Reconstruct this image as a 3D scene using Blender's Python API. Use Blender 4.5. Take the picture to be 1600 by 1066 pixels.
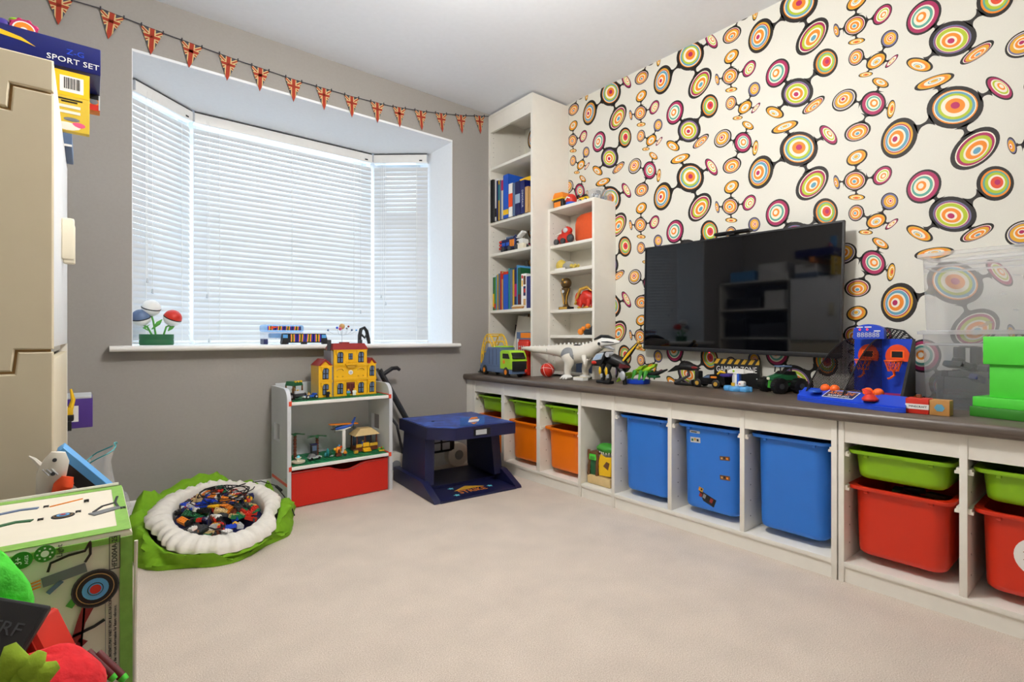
import bpy, bmesh, math, random
from mathutils import Matrix, Vector, Euler
random.seed(7)
PI = math.pi
for _o in list(bpy.data.objects): bpy.data.objects.remove(_o)
SC = bpy.context.scene
COL = SC.collection

# ------------------------------------------------------------------ camera
cam_d = bpy.data.cameras.new('camera'); cam = bpy.data.objects.new('camera', cam_d); COL.objects.link(cam)
cam_d.sensor_fit = 'HORIZONTAL'; cam_d.sensor_width = 36.0; cam_d.lens = 36.0*806/1600
cam_d.shift_y = -5/1600; cam_d.clip_start = 0.02
cam.location = (0, 0, 0.807); cam.rotation_euler = (PI/2, 0, -math.radians(39.355))
SC.camera = cam

# ------------------------------------------------------------------ sky, lights, exposure
SKY_COLOR = (0.62, 0.81, 1.0); SKY_STRENGTH = 5.4
LAMP_COLOR = (1.0, 0.965, 0.91); LAMP_STRENGTH = 118.0
world = bpy.data.worlds.new('overcast_sky'); SC.world = world; world.use_nodes = True
bg = world.node_tree.nodes['Background']
bg.inputs[0].default_value = (*SKY_COLOR, 1); bg.inputs[1].default_value = SKY_STRENGTH
def portal(p, q, z0, z1):
    ld = bpy.data.lights.new('sky_portal', 'AREA'); ld.shape = 'RECTANGLE'
    d = Vector((q[0]-p[0], q[1]-p[1], 0)); ld.size = d.length; ld.size_y = z1-z0
    ld.cycles.is_portal = True
    o = bpy.data.objects.new('sky_portal', ld); COL.objects.link(o)
    n = Vector((d.y, -d.x, 0)).normalized()          # into the room
    o.location = ((p[0]+q[0])/2, (p[1]+q[1])/2, (z0+z1)/2)
    o.rotation_euler = n.to_track_quat('-Z', 'Y').to_euler()
BAY = [(0.150, 3.115), (0.440, 3.370), (1.517, 3.370), (1.811, 3.115)]
def off(p, q, k):
    d = Vector((q[0]-p[0], q[1]-p[1])).normalized(); n = Vector((-d.y, d.x))
    return (p[0]+n.x*k, p[1]+n.y*k), (q[0]+n.x*k, q[1]+n.y*k)
for i in range(3):
    portal(*off(BAY[i], BAY[i+1], 0.20), 0.75, 2.1)
SC.view_settings.view_transform = 'Standard'; SC.view_settings.look = 'None'
SC.view_settings.gamma = 1.0; SC.view_settings.use_curve_mapping = False
SC.view_settings.exposure = 0.22

# ------------------------------------------------------------------ materials
def lin(h):
    h = h.lstrip('#'); c = [int(h[i:i+2], 16)/255 for i in (0, 2, 4)]
    return tuple(x/12.92 if x <= .04045 else ((x+.055)/1.055)**2.4 for x in c)
PAL = {  # name: (colour, roughness, noise scale, colour variation, bump, metallic)
 'white_paint': ('#eff2f6', .6, 60, .02, .02), 'ceiling_white': ('#e9edf4', .8, 40, .02, .02),
 'grey_wall': ('#a09c97', .75, 90, .03, .05), 'back_wall': ('#bdb8af', .8, 40, .03, .02),
 'paper': ('#e0ded4', .6, 220, .02, .05), 'white_gloss': ('#f4f3f0', .35, 30, .02, .0),
 'upvc': ('#f6f7f7', .3, 20, .01, 0), 'melamine': ('#eeebe2', .42, 25, .02, .01), 'melamine_back': ('#e9e4d6', .5, 25, .02, .01),
 'cream_panel': ('#d9cdb2', .5, 18, .02, .01), 'white_door': ('#f3f5f7', .35, 20, .02, 0),
 'counter': ('#5d534b', .38, 45, .10, .03), 'tv_case': ('#15151a', .4, 20, .05, 0), 'tv_screen': ('#06070b', .04, 5, 0, 0),
 'black': ('#0e0e10', .45, 30, .06, .01), 'black_gloss': ('#101013', .2, 20, .04, 0), 'black_print': ('#1c1613', .6, 90, .05, 0),
 'dark_grey': ('#3a3c40', .5, 30, .05, .01), 'grey': ('#8b8d90', .5, 30, .04, .01), 'light_grey': ('#c3c6c9', .45, 30, .03, .01),
 'visor_grey': ('#9fb4cc', .25, 30, .04, 0), 'silver': ('#c3c7ce', .3, 30, .03, 0, .25), 'gold': ('#d0a240', .32, 30, .05, .01, .35), 'bronze': ('#5c4626', .38, 30, .08, .02, .35),
 'white': ('#f3f2ee', .45, 30, .02, 0), 'off_white': ('#e9e4d8', .5, 30, .03, .01), 'cream': ('#eee6cf', .55, 30, .03, 0),
 'red': ('#cf2a18', .45, 30, .05, .01), 'bin_red': ('#d02a08', .4, 14, .03, .01), 'bin_orange': ('#f47a04', .4, 14, .03, .01),
 'bin_blue': ('#2676d8', .4, 14, .03, .01), 'bin_green': ('#86ba0c', .4, 14, .03, .01),
 'dark_red': ('#8e1f1c', .4, 30, .05, 0), 'maroon': ('#5b1a1d', .5, 30, .05, 0), 'magenta': ('#b41a5c', .6, 60, .03, 0), 'pink': ('#e0567f', .5, 30, .03, 0),
 'orange': ('#f08a1c', .5, 40, .04, 0), 'neon_orange': ('#ff6a1a', .45, 30, .03, 0), 'red_orange': ('#e8490f', .6, 60, .06, .03),
 'yellow': ('#f2c21c', .45, 40, .04, 0), 'lego_yellow': ('#f3bd22', .3, 40, .03, 0), 'ochre': ('#d9a92c', .5, 40, .04, 0), 'print_gold': ('#e3a826', .6, 40, .03, 0),
 'lime': ('#a6d62a', .4, 30, .04, 0), 'print_lime': ('#b4c426', .6, 40, .03, 0), 'green': ('#3f9a32', .45, 30, .05, 0), 'dark_green': ('#1d5f38', .45, 30, .06, .01),
 'plate_green': ('#16794a', .4, 30, .04, 0), 'bright_green': ('#4fd33c', .42, 30, .03, 0), 'mid_green': ('#2f7f1f', .42, 30, .04, 0), 'leaf': ('#4f9e3a', .5, 30, .06, 0),
 'print_teal': ('#5aa594', .6, 40, .03, 0), 'print_blue': ('#5f9db8', .6, 40, .03, 0), 'print_violet': ('#6e6c93', .6, 40, .03, 0), 'print_cream': ('#f3ead6', .6, 40, .02, 0),
 'print_orange': ('#f08a1a', .6, 40, .03, 0), 'print_magenta': ('#a82058', .6, 40, .03, 0), 'print_red': ('#de4a2a', .6, 40, .03, 0),
 'teal': ('#2b8f94', .5, 30, .04, 0), 'cyan': ('#6fd4e8', .45, 30, .03, 0), 'sky_blue': ('#5aa5e2', .45, 30, .04, 0), 'blue': ('#1f58c4', .4, 30, .04, 0),
 'royal': ('#1b46c8', .35, 30, .04, 0), 'slate_blue': ('#5d7396', .45, 30, .05, .01), 'navy': ('#1a2056', .45, 30, .05, .01), 'game_navy': ('#121640', .45, 40, .05, .02), 'box_navy': ('#0b1660', .35, 20, .04, 0),
 'violet': ('#3c2a86', .5, 30, .04, 0), 'purple': ('#4a2f86', .4, 20, .04, 0),
 'brown': ('#6a4426', .5, 40, .08, .01), 'tan': ('#cfa468', .55, 40, .06, .01), 'wood': ('#c08a4a', .5, 40, .1, .02), 'reddish_brown': ('#6e3420', .5, 40, .08, 0), 'sand': ('#d9bd86', .55, 40, .05, 0),
 'bag_green': ('#76aa12', .85, 60, .10, .10), 'bag_white': ('#ece8df', .85, 80, .05, .12), 'cord_black': ('#17171a', .8, 120, .05, .05),
 'flag_navy': ('#4a4b57', .85, 160, .10, .05), 'flag_red': ('#a83a24', .85, 160, .10, .05), 'flag_cream': ('#d9bd86', .85, 160, .08, .05), 'string': ('#3c3a44', .8, 60, .05, 0),
 'fabric_red': ('#cc2412', .85, 160, .06, .10), 'clip_red': ('#e2482a', .45, 30, .04, 0), 'shelf_grey': ('#d3d7dc', .5, 30, .02, .01),
 'plush_green': ('#4ccf3a', .95, 120, .15, .35), 'plush_red': ('#d6232a', .95, 120, .15, .35), 'plush_leaf': ('#8aa524', .95, 120, .15, .35),
 'card_cream': ('#e8e1cf', .6, 30, .03, .02), 'card_green': ('#7fb04a', .6, 140, .14, .03), 'card_edge': ('#e8e4d8', .7, 60, .06, .05),
 'box_yellow': ('#f2bf18', .4, 25, .04, 0), 'box_yellow_dull': ('#d9b93a', .45, 25, .05, 0), 'print_grey': ('#6f7276', .55, 40, .05, 0),
 'orange_cloth': ('#d9531e', .7, 80, .06, .04), 'skin': ('#e8c23a', .5, 30, .02, 0), 'grey_fur': ('#a9a79f', .95, 120, .1, .3), 'yellow_fur': ('#d9c05a', .95, 120, .1, .3),
}
MATS = {}
def noise_mat(name, hexc, rough, scale, var, bump, metal=0.0):
    m = bpy.data.materials.new(name); m.use_nodes = True; nt = m.node_tree; b = nt.nodes['Principled BSDF']
    c = lin(hexc)
    tc = nt.nodes.new('ShaderNodeTexCoord'); nz = nt.nodes.new('ShaderNodeTexNoise')
    nz.inputs['Scale'].default_value = scale; nz.inputs['Detail'].default_value = 3
    nt.links.new(tc.outputs['Object'], nz.inputs['Vector'])
    mp = nt.nodes.new('ShaderNodeMapRange'); mp.inputs[3].default_value = 1-var*1.6; mp.inputs[4].default_value = 1+var*1.6
    nt.links.new(nz.outputs['Fac'], mp.inputs[0])
    mx = nt.nodes.new('ShaderNodeVectorMath'); mx.operation = 'SCALE'; mx.inputs[0].default_value = c
    nt.links.new(mp.outputs[0], mx.inputs['Scale']); nt.links.new(mx.outputs[0], b.inputs['Base Color'])
    b.inputs['Roughness'].default_value = rough; b.inputs['Metallic'].default_value = metal
    if bump:
        bp = nt.nodes.new('ShaderNodeBump'); bp.inputs['Strength'].default_value = min(1, bump*3); bp.inputs['Distance'].default_value = .002
        nt.links.new(nz.outputs['Fac'], bp.inputs['Height']); nt.links.new(bp.outputs[0], b.inputs['Normal'])
    return m
def special(name):
    m = bpy.data.materials.new(name); m.use_nodes = True; nt = m.node_tree; b = nt.nodes['Principled BSDF']; N = nt.nodes.new; L = nt.links.new
    if name == 'carpet':
        tc = N('ShaderNodeTexCoord'); n1 = N('ShaderNodeTexNoise'); n2 = N('ShaderNodeTexNoise'); n3 = N('ShaderNodeTexNoise')
        for n, s, d in ((n1, 330, 3), (n2, 7, 4), (n3, 900, 2)):
            n.inputs['Scale'].default_value = s; n.inputs['Detail'].default_value = d; L(tc.outputs['Object'], n.inputs['Vector'])
        r1 = N('ShaderNodeValToRGB'); e = r1.color_ramp.elements; e[0].position = .3; e[0].color = (*lin('#ccbaa8'), 1); e[1].position = .7; e[1].color = (*lin('#f6e9dd'), 1)
        L(n1.outputs['Fac'], r1.inputs[0])
        mp = N('ShaderNodeMapRange'); mp.inputs[1].default_value = .3; mp.inputs[2].default_value = .7; mp.inputs[3].default_value = .93; mp.inputs[4].default_value = 1.05; L(n2.outputs['Fac'], mp.inputs[0])
        sc = N('ShaderNodeVectorMath'); sc.operation = 'SCALE'; L(r1.outputs[0], sc.inputs[0]); L(mp.outputs[0], sc.inputs['Scale']); L(sc.outputs[0], b.inputs['Base Color'])
        ad = N('ShaderNodeMath'); ad.operation = 'ADD'; L(n1.outputs['Fac'], ad.inputs[0]); L(n3.outputs['Fac'], ad.inputs[1])
        bp = N('ShaderNodeBump'); bp.inputs['Strength'].default_value = .6; bp.inputs['Distance'].default_value = .004; L(ad.outputs[0], bp.inputs['Height']); L(bp.outputs[0], b.inputs['Normal'])
        b.inputs['Roughness'].default_value = .95; b.inputs['Sheen Weight'].default_value = .15
    elif name == 'counter_wood':
        tc = N('ShaderNodeTexCoord'); mpn = N('ShaderNodeMapping'); mpn.inputs['Scale'].default_value = (60, 3, 60); n1 = N('ShaderNodeTexNoise'); n1.inputs['Scale'].default_value = 3; n1.inputs['Detail'].default_value = 5
        L(tc.outputs['Object'], mpn.inputs[0]); L(mpn.outputs[0], n1.inputs['Vector'])
        r1 = N('ShaderNodeValToRGB'); e = r1.color_ramp.elements; e[0].position = .3; e[0].color = (*lin('#4b423b'), 1); e[1].position = .7; e[1].color = (*lin('#685c52'), 1)
        L(n1.outputs['Fac'], r1.inputs[0]); L(r1.outputs[0], b.inputs['Base Color']); b.inputs['Roughness'].default_value = .36
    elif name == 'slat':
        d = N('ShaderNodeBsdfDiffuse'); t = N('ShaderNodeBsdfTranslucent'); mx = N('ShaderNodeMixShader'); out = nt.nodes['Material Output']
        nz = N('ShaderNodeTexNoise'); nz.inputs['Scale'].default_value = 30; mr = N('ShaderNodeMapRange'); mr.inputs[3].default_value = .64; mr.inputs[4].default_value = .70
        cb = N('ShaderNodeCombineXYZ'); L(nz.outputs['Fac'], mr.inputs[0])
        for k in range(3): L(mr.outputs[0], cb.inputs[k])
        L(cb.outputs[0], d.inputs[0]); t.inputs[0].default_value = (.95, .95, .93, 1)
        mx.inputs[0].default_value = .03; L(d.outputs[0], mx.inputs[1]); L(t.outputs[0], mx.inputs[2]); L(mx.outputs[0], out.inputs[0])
    elif name in ('glass', 'clear_plastic', 'clear_blue', 'clear_rim'):
        out = nt.nodes['Material Output']; tr = N('ShaderNodeBsdfTransparent'); gl = N('ShaderNodeBsdfGlossy'); df = N('ShaderNodeBsdfTranslucent'); d2 = N('ShaderNodeBsdfDiffuse')
        lw = N('ShaderNodeLayerWeight'); fr = N('ShaderNodeMath'); fr.operation = 'POWER'; fr.inputs[1].default_value = 3.0; L(lw.outputs['Facing'], fr.inputs[0]); fr2 = N('ShaderNodeMath'); fr2.operation = 'MULTIPLY_ADD'; fr2.inputs[1].default_value = .35; fr2.inputs[2].default_value = .04; L(fr.outputs[0], fr2.inputs[0]); fr = fr2; m1 = N('ShaderNodeMixShader'); m2 = N('ShaderNodeMixShader'); m3 = N('ShaderNodeMixShader')
        gl.inputs['Roughness'].default_value = .06 if name != 'glass' else .01
        nz = N('ShaderNodeTexNoise'); nz.inputs['Scale'].default_value = 6; mr = N('ShaderNodeMapRange')
        a, c = {'glass': (0, 0), 'clear_plastic': (.22, .29), 'clear_rim': (.42, .55), 'clear_blue': (.15, .3)}[name]
        mr.inputs[3].default_value = a; mr.inputs[4].default_value = c; L(nz.outputs['Fac'], mr.inputs[0])
        cc = lin('#f4f7fd') if name != 'clear_blue' else lin('#7db8ee')
        for q in (df, d2): q.inputs[0].default_value = (*cc, 1)
        m3.inputs[0].default_value = .5; L(df.outputs[0], m3.inputs[1]); L(d2.outputs[0], m3.inputs[2])
        L(mr.outputs[0], m1.inputs[0]); L(tr.outputs[0], m1.inputs[1]); L(m3.outputs[0], m1.inputs[2])
        L(fr.outputs[0], m2.inputs[0]); L(m1.outputs[0], m2.inputs[1]); L(gl.outputs[0], m2.inputs[2]); L(m2.outputs[0], out.inputs[0])
        if name != 'glass':
            tr.inputs[0].default_value = (.985, .99, 1, 1) if name != 'clear_blue' else (.75, .88, 1, 1)
    elif name == 'lamp_glow':
        em = N('ShaderNodeEmission'); em.inputs[0].default_value = (*LAMP_COLOR, 1); em.inputs[1].default_value = LAMP_STRENGTH; L(em.outputs[0], nt.nodes['Material Output'].inputs[0])
    elif name == 'led_red':
        em = N('ShaderNodeEmission'); em.inputs[0].default_value = (1, .05, .08, 1); em.inputs[1].default_value = 1.5; L(em.outputs[0], nt.nodes['Material Output'].inputs[0])
    elif name == 'mesh_net':
        out = nt.nodes['Material Output']; tc = N('ShaderNodeTexCoord'); outs = []
        for v in ((1, 1, 1), (1, 1, -1)):
            dt = N('ShaderNodeVectorMath'); dt.operation = 'DOT_PRODUCT'; dt.inputs[1].default_value = tuple(k*PI/.0105 for k in v); L(tc.outputs['Object'], dt.inputs[0])
            sn = N('ShaderNodeMath'); sn.operation = 'SINE'; L(dt.outputs['Value'], sn.inputs[0]); ab = N('ShaderNodeMath'); ab.operation = 'ABSOLUTE'; L(sn.outputs[0], ab.inputs[0])
            gt = N('ShaderNodeMath'); gt.operation = 'GREATER_THAN'; gt.inputs[1].default_value = .72; L(ab.outputs[0], gt.inputs[0]); outs.append(gt)
        cp = N('ShaderNodeMath'); cp.operation = 'MULTIPLY'; L(outs[0].outputs[0], cp.inputs[0]); L(outs[1].outputs[0], cp.inputs[1])
        tr = N('ShaderNodeBsdfTransparent'); mx = N('ShaderNodeMixShader'); b.inputs['Base Color'].default_value = (.006, .006, .008, 1); b.inputs['Roughness'].default_value = .8
        L(cp.outputs[0], mx.inputs[0]); L(b.outputs[0], mx.inputs[1]); L(tr.outputs[0], mx.inputs[2]); L(mx.outputs[0], out.inputs[0])
    elif name == 'game_top':
        tc = N('ShaderNodeTexCoord'); n1 = N('ShaderNodeTexNoise'); n1.inputs['Scale'].default_value = 9; n1.inputs['Detail'].default_value = 5; n1.inputs['Distortion'].default_value = 1.2; L(tc.outputs['Object'], n1.inputs['Vector'])
        r1 = N('ShaderNodeValToRGB'); e = r1.color_ramp.elements; e[0].position = .42; e[0].color = (*lin('#1c2f80'), 1); e[1].position = .66; e[1].color = (*lin('#3a68c8'), 1)
        L(n1.outputs['Fac'], r1.inputs[0]); L(r1.outputs[0], b.inputs['Base Color']); b.inputs['Roughness'].default_value = .35
    elif name == 'rainbow':
        tc = N('ShaderNodeTexCoord'); w = N('ShaderNodeTexWave'); w.inputs['Scale'].default_value = 7; w.inputs['Distortion'].default_value = 2.5; L(tc.outputs['Object'], w.inputs['Vector'])
        r1 = N('ShaderNodeValToRGB'); r1.color_ramp.elements.remove(r1.color_ramp.elements[1])
        for p, h in ((.0, '#101018'), (.2, '#2a3fd0'), (.38, '#101018'), (.5, '#d22fae'), (.65, '#f2821c'), (.8, '#f4d21c'), (1, '#101018')):
            el = r1.color_ramp.elements.new(p); el.color = (*lin(h), 1)
        L(w.outputs['Fac'], r1.inputs[0]); L(r1.outputs[0], b.inputs['Base Color']); b.inputs['Roughness'].default_value = .3
    return m
def M(name):
    if name not in MATS: MATS[name] = noise_mat(name, *PAL[name]) if name in PAL else special(name)
    return MATS[name]

# ------------------------------------------------------------------ mesh building
class MB:
    def __init__(s, mat='white'): s.v = []; s.f = []; s.mi = []; s.mn = []; s.X = None; s.m(mat)
    def m(s, name):
        if name not in s.mn: s.mn.append(name)
        s.c = s.mn.index(name); return s
    def at(s, loc=(0, 0, 0), rot=(0, 0, 0), sc=(1, 1, 1)):
        s.X = Matrix.LocRotScale(Vector(loc), Euler(rot), Vector(sc)); return s
    def world(s): s.X = None; return s
    def add(s, vs, fs):
        n = len(s.v)
        s.v += [tuple(s.X @ Vector(p)) for p in vs] if s.X is not None else [tuple(p) for p in vs]
        s.f += [tuple(i+n for i in f) for f in fs]; s.mi += [s.c]*len(fs); return s
    def bx(s, x0, x1, y0, y1, z0, z1, b=0):
        if x0 > x1: x0, x1 = x1, x0
        if y0 > y1: y0, y1 = y1, y0
        if z0 > z1: z0, z1 = z1, z0
        if b <= 0:
            return s.add([(x, y, z) for z in (z0, z1) for x, y in ((x0, y0), (x1, y0), (x1, y1), (x0, y1))], [(3, 2, 1, 0), (4, 5, 6, 7), (0, 1, 5, 4), (1, 2, 6, 5), (2, 3, 7, 6), (3, 0, 4, 7)])
        b = min(b, (x1-x0)*.49, (y1-y0)*.49, (z1-z0)*.49); k = b*.3
        def ring(z, i): # octagon-ish ring inset i
            return [(x0+i+b-i if 0 else x0+b, y0+i, z), (x1-b, y0+i, z), (x1-i, y0+b, z), (x1-i, y1-b, z), (x1-b, y1-i, z), (x0+b, y1-i, z), (x0+i, y1-b, z), (x0+i, y0+b, z)]
        rs = []
        for z, i in ((z0, b), (z0+k, k*1.0), (z0+b, 0), (z1-b, 0), (z1-k, k*1.0), (z1, b)):
            bb = b
            rs.append([(x0+max(i, bb*.0)+bb*.6, y0+i, z), (x1-i-bb*.6, y0+i, z), (x1-i, y0+i+bb*.6, z), (x1-i, y1-i-bb*.6, z), (x1-i-bb*.6, y1-i, z), (x0+i+bb*.6, y1-i, z), (x0+i, y1-i-bb*.6, z), (x0+i, y0+i+bb*.6, z)])
        return s.loft(rs)
    def box(s, c, d, b=0): return s.bx(c[0]-d[0]/2, c[0]+d[0]/2, c[1]-d[1]/2, c[1]+d[1]/2, c[2]-d[2]/2, c[2]+d[2]/2, b)
    def loft(s, rings, cap=(True, True), closed=True):
        n = len(rings[0]); vs = [p for r in rings for p in r]; fs = []
        for i in range(len(rings)-1):
            for j in range(n if closed else n-1):
                k = (j+1) % n; fs.append((i*n+j, i*n+k, (i+1)*n+k, (i+1)*n+j))
        if cap[0]: fs.append(tuple(range(n-1, -1, -1)))
        if cap[1]: fs.append(tuple((len(rings)-1)*n+j for j in range(n)))
        return s.add(vs, fs)
    def cyl(s, p, q, r, r2=None, n=14, cap=True):
        return s.sweep([p, q], [r, r if r2 is None else r2], n, cap)
    def sweep(s, pts, rad, n=10, cap=True, flat=1.0, closed=False):
        P = [Vector(p) for p in pts]
        if not hasattr(rad, '__len__'): rad = [rad]*len(P)
        rings = []; up = None
        for i, p in enumerate(P):
            if closed: t = P[(i+1) % len(P)]-P[i-1]
            else: t = (P[min(i+1, len(P)-1)]-P[max(i-1, 0)])
            t = t.normalized() if t.length > 1e-9 else Vector((0, 0, 1))
            if up is None: up = Vector((0, 0, 1)) if abs(t.z) < .9 else Vector((1, 0, 0))
            a = t.cross(up)
            a = a.normalized() if a.length > 1e-6 else Vector((1, 0, 0))
            b = a.cross(t).normalized(); up = b
            rings.append([tuple(p+(a*math.cos(2*PI*j/n)*flat+b*math.sin(2*PI*j/n))*rad[i]) for j in range(n)])
        if closed: rings.append(rings[0]); cap = False
        return s.loft(rings, (cap, cap))
    def sph(s, c, r, n=14, k=9, z0=-1, z1=1):
        if not hasattr(r, '__len__'): r = (r, r, r)
        rings = []
        a0, a1 = math.asin(max(-1, min(1, z0))), math.asin(max(-1, min(1, z1)))
        for i in range(k+1):
            t = a0+(a1-a0)*i/k; cc = max(math.cos(t), .004)
            rings.append([(c[0]+r[0]*cc*math.cos(2*PI*j/n), c[1]+r[1]*cc*math.sin(2*PI*j/n), c[2]+r[2]*math.sin(t)) for j in range(n)])
        return s.loft(rings)
    def lathe(s, prof, c=(0, 0, 0), n=20): return s.loft([[(c[0]+r*math.cos(2*PI*j/n), c[1]+r*math.sin(2*PI*j/n), c[2]+z) for j in range(n)] for r, z in prof])
    def prism(s, poly, ax, a, b):
        """polygon in the plane across axis ax ('x': (y,z), 'y': (x,z), 'z': (x,y)), extruded from a to b"""
        f = {'x': lambda p, k: (k, p[0], p[1]), 'y': lambda p, k: (p[0], k, p[1]), 'z': lambda p, k: (p[0], p[1], k)}[ax]
        n = len(poly); vs = [f(p, a) for p in poly]+[f(p, b) for p in poly]
        fs = [tuple(range(n-1, -1, -1)), tuple(range(n, 2*n))]+[(i, (i+1) % n, n+(i+1) % n, n+i) for i in range(n)]
        return s.add(vs, fs)
    def poly(s, pts): return s.add(pts, [tuple(range(len(pts)))])
    def build(s, name, parent=None, ang=40, recalc=True):
        me = bpy.data.meshes.new(name); me.from_pydata(s.v, [], s.f)
        for n in s.mn: me.materials.append(M(n))
        me.polygons.foreach_set('material_index', s.mi); me.update()
        if recalc:
            bm = bmesh.new(); bm.from_mesh(me); bmesh.ops.recalc_face_normals(bm, faces=bm.faces); bm.to_mesh(me); bm.free()
        if ang:
            me.polygons.foreach_set('use_smooth', [True]*len(me.polygons)); me.set_sharp_from_angle(angle=math.radians(ang))
        o = bpy.data.objects.new(name, me); COL.objects.link(o)
        if parent: o.parent = parent
        return o
def tag(o, label, cat, group=None):
    o['label'] = label; o['category'] = cat
    if group: o['group'] = group
    return o
def struct(o, label=None):
    o['kind'] = 'structure'
    if label: o['label'] = label
    return o
def thing(name, label, cat, loc=(0, 0, 0), rz=0, group=None):
    o = bpy.data.objects.new(name, None); o.empty_display_size = .05; COL.objects.link(o)
    o.location = loc; o.rotation_euler = (0, 0, rz); return tag(o, label, cat, group)
def copy_tree(o, parent=None):
    c = o.copy(); COL.objects.link(c); c.parent = parent
    for ch in list(o.children): copy_tree(ch, c)
    return c
def place(o, loc, rot=(0, 0, 0)): o.location = loc; o.rotation_euler = rot; return o
SCR = -PI/2          # things on the long worktop: local x runs towards the camera end of the wall, local y into the wall
_tc = {}
def text(s, size, mat, name='lettering', parent=None, loc=(0, 0, 0), rot=(0, 0, 0), ext=.0004, align='CENTER', sx=1.0):
    cu = bpy.data.curves.new('t', 'FONT'); cu.body = s; cu.size = size; cu.extrude = ext; cu.align_x = align; cu.align_y = 'CENTER'; cu.resolution_u = 2
    t = bpy.data.objects.new('t', cu); COL.objects.link(t); dg = bpy.context.evaluated_depsgraph_get()
    me = bpy.data.meshes.new_from_object(t.evaluated_get(dg)); bpy.data.objects.remove(t); bpy.data.curves.remove(cu)
    me.materials.clear(); me.materials.append(M(mat)); me.name = name
    o = bpy.data.objects.new(name, me); COL.objects.link(o); o.parent = parent; o.location = loc; o.rotation_euler = rot; o.scale = (sx, 1, 1)
    return o
def clip(poly, hull):
    """clip a 2-D polygon by a convex counter-clockwise hull"""
    out = poly
    for i in range(len(hull)):
        a, b = hull[i], hull[(i+1) % len(hull)]; inp, out = out, []
        sd = lambda p: (b[0]-a[0])*(p[1]-a[1])-(b[1]-a[1])*(p[0]-a[0])
        for j in range(len(inp)):
            p, q = inp[j-1], inp[j]; sp, sq = sd(p), sd(q)
            if (sp >= 0) != (sq >= 0):
                t = sp/(sp-sq); out.append((p[0]+(q[0]-p[0])*t, p[1]+(q[1]-p[1])*t))
            if sq >= 0: out.append(q)
        if len(out) < 3: return []
    return out

# ================================================================== the room
XL, XR, YB, YW, ZC = -0.56, 2.418, -1.30, 2.82, 2.33
OX0, OX1, OZ0, OZ1 = 0.146, 1.815, 0.772, 2.072
struct(MB('carpet').bx(XL-.1, XR+.1, YB-.1, YW+.02, -.06, 0).build('floor'), 'beige short pile carpet')
struct(MB('ceiling_white').bx(XL-.1, XR+.1, YB-.1, YW+.35, ZC, ZC+.08).build('ceiling'), 'plain white ceiling')
b = MB('grey_wall'); Y1 = 3.115
b.bx(XL-.1, OX0, YW, Y1, 0, ZC); b.bx(OX1, XR+.1, YW, Y1, 0, ZC); b.bx(OX0, OX1, YW, Y1, 0, OZ0-.026); b.bx(OX0, OX1, YW, Y1, OZ1+.012, ZC)
wall_front = struct(b.build('wall_front'), 'warm grey painted wall around the bay window')
b = MB('white_paint')                                   # plastered reveal of the bay
b.bx(OX0, OX0+.003, YW+.001, Y1+.02, OZ0, OZ1); b.bx(OX1-.003, OX1, YW+.001, Y1+.02, OZ0, OZ1)
b.prism([(OX0, YW), (OX1, YW), (1.93, 3.12), (1.58, 3.62), (.38, 3.62), (.03, 3.12)][:2]+[(1.815, 3.12), (2.0, 3.2), (1.60, 3.62), (.36, 3.62), (-.04, 3.2), (.146, 3.12)], 'z', OZ1, OZ1+.012)
b.build('reveal', wall_front)
struct(MB('back_wall').bx(XL-.1, XL, YB, YW, 0, ZC).build('wall_left'), 'plain painted wall')
struct(MB('back_wall').bx(XL-.1, XR+.1, YB-.1, YB, 0, ZC).build('wall_back'), 'plain painted wall')
wall_right = struct(MB('paper').bx(XR, XR+.1, YB, YW, 0, ZC).build('wall_right'), 'cream wall papered with rings of coloured discs')
struct(MB('white_gloss').prism([(YW, 0), (YW-.014, 0), (YW-.014, .075), (YW-.006, .088), (YW, .088)], 'x', XL, 1.9).build('baseboard_front'), 'white skirting board')
# sill board: runs through the bay and overhangs the wall
b = MB('white_gloss')
b.prism([(.067, 2.765), (1.838, 2.765), (1.838, 2.82), (1.813, 2.82), (1.813, 3.12), (1.60, 3.48), (.36, 3.48), (.148, 3.12), (.148, 2.82), (.067, 2.82)], 'z', OZ0-.025, OZ0)
b.cyl((.067, 2.765, OZ0-.0125), (1.838, 2.765, OZ0-.0125), .0125, n=12)
struct(b.build('trim_1'), 'white window sill with a rounded nose')
# masonry under and beside the bay, seen from nowhere but keeping daylight out of the gaps
b = MB('white_paint')
for i in range(3):
    p, q = off(BAY[i], BAY[i+1], .09); p2, q2 = off(BAY[i], BAY[i+1], .16)
    b.loft([[(*p, .3), (*q, .3), (*q2, .3), (*p2, .3)], [(*p, OZ0-.02), (*q, OZ0-.02), (*q2, OZ0-.02), (*p2, OZ0-.02)]])
b.bx(OX0-.2, OX0, Y1, 3.30, .3, 2.2); b.bx(OX1, OX1+.2, Y1, 3.30, .3, 2.2)
b.build('bay_apron', wall_front)
for x, y in ((.385, 3.475), (1.572, 3.475)): MB('upvc').cyl((x, y, OZ0), (x, y, OZ1), .062, n=8).build('corner_post', wall_front)
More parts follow.
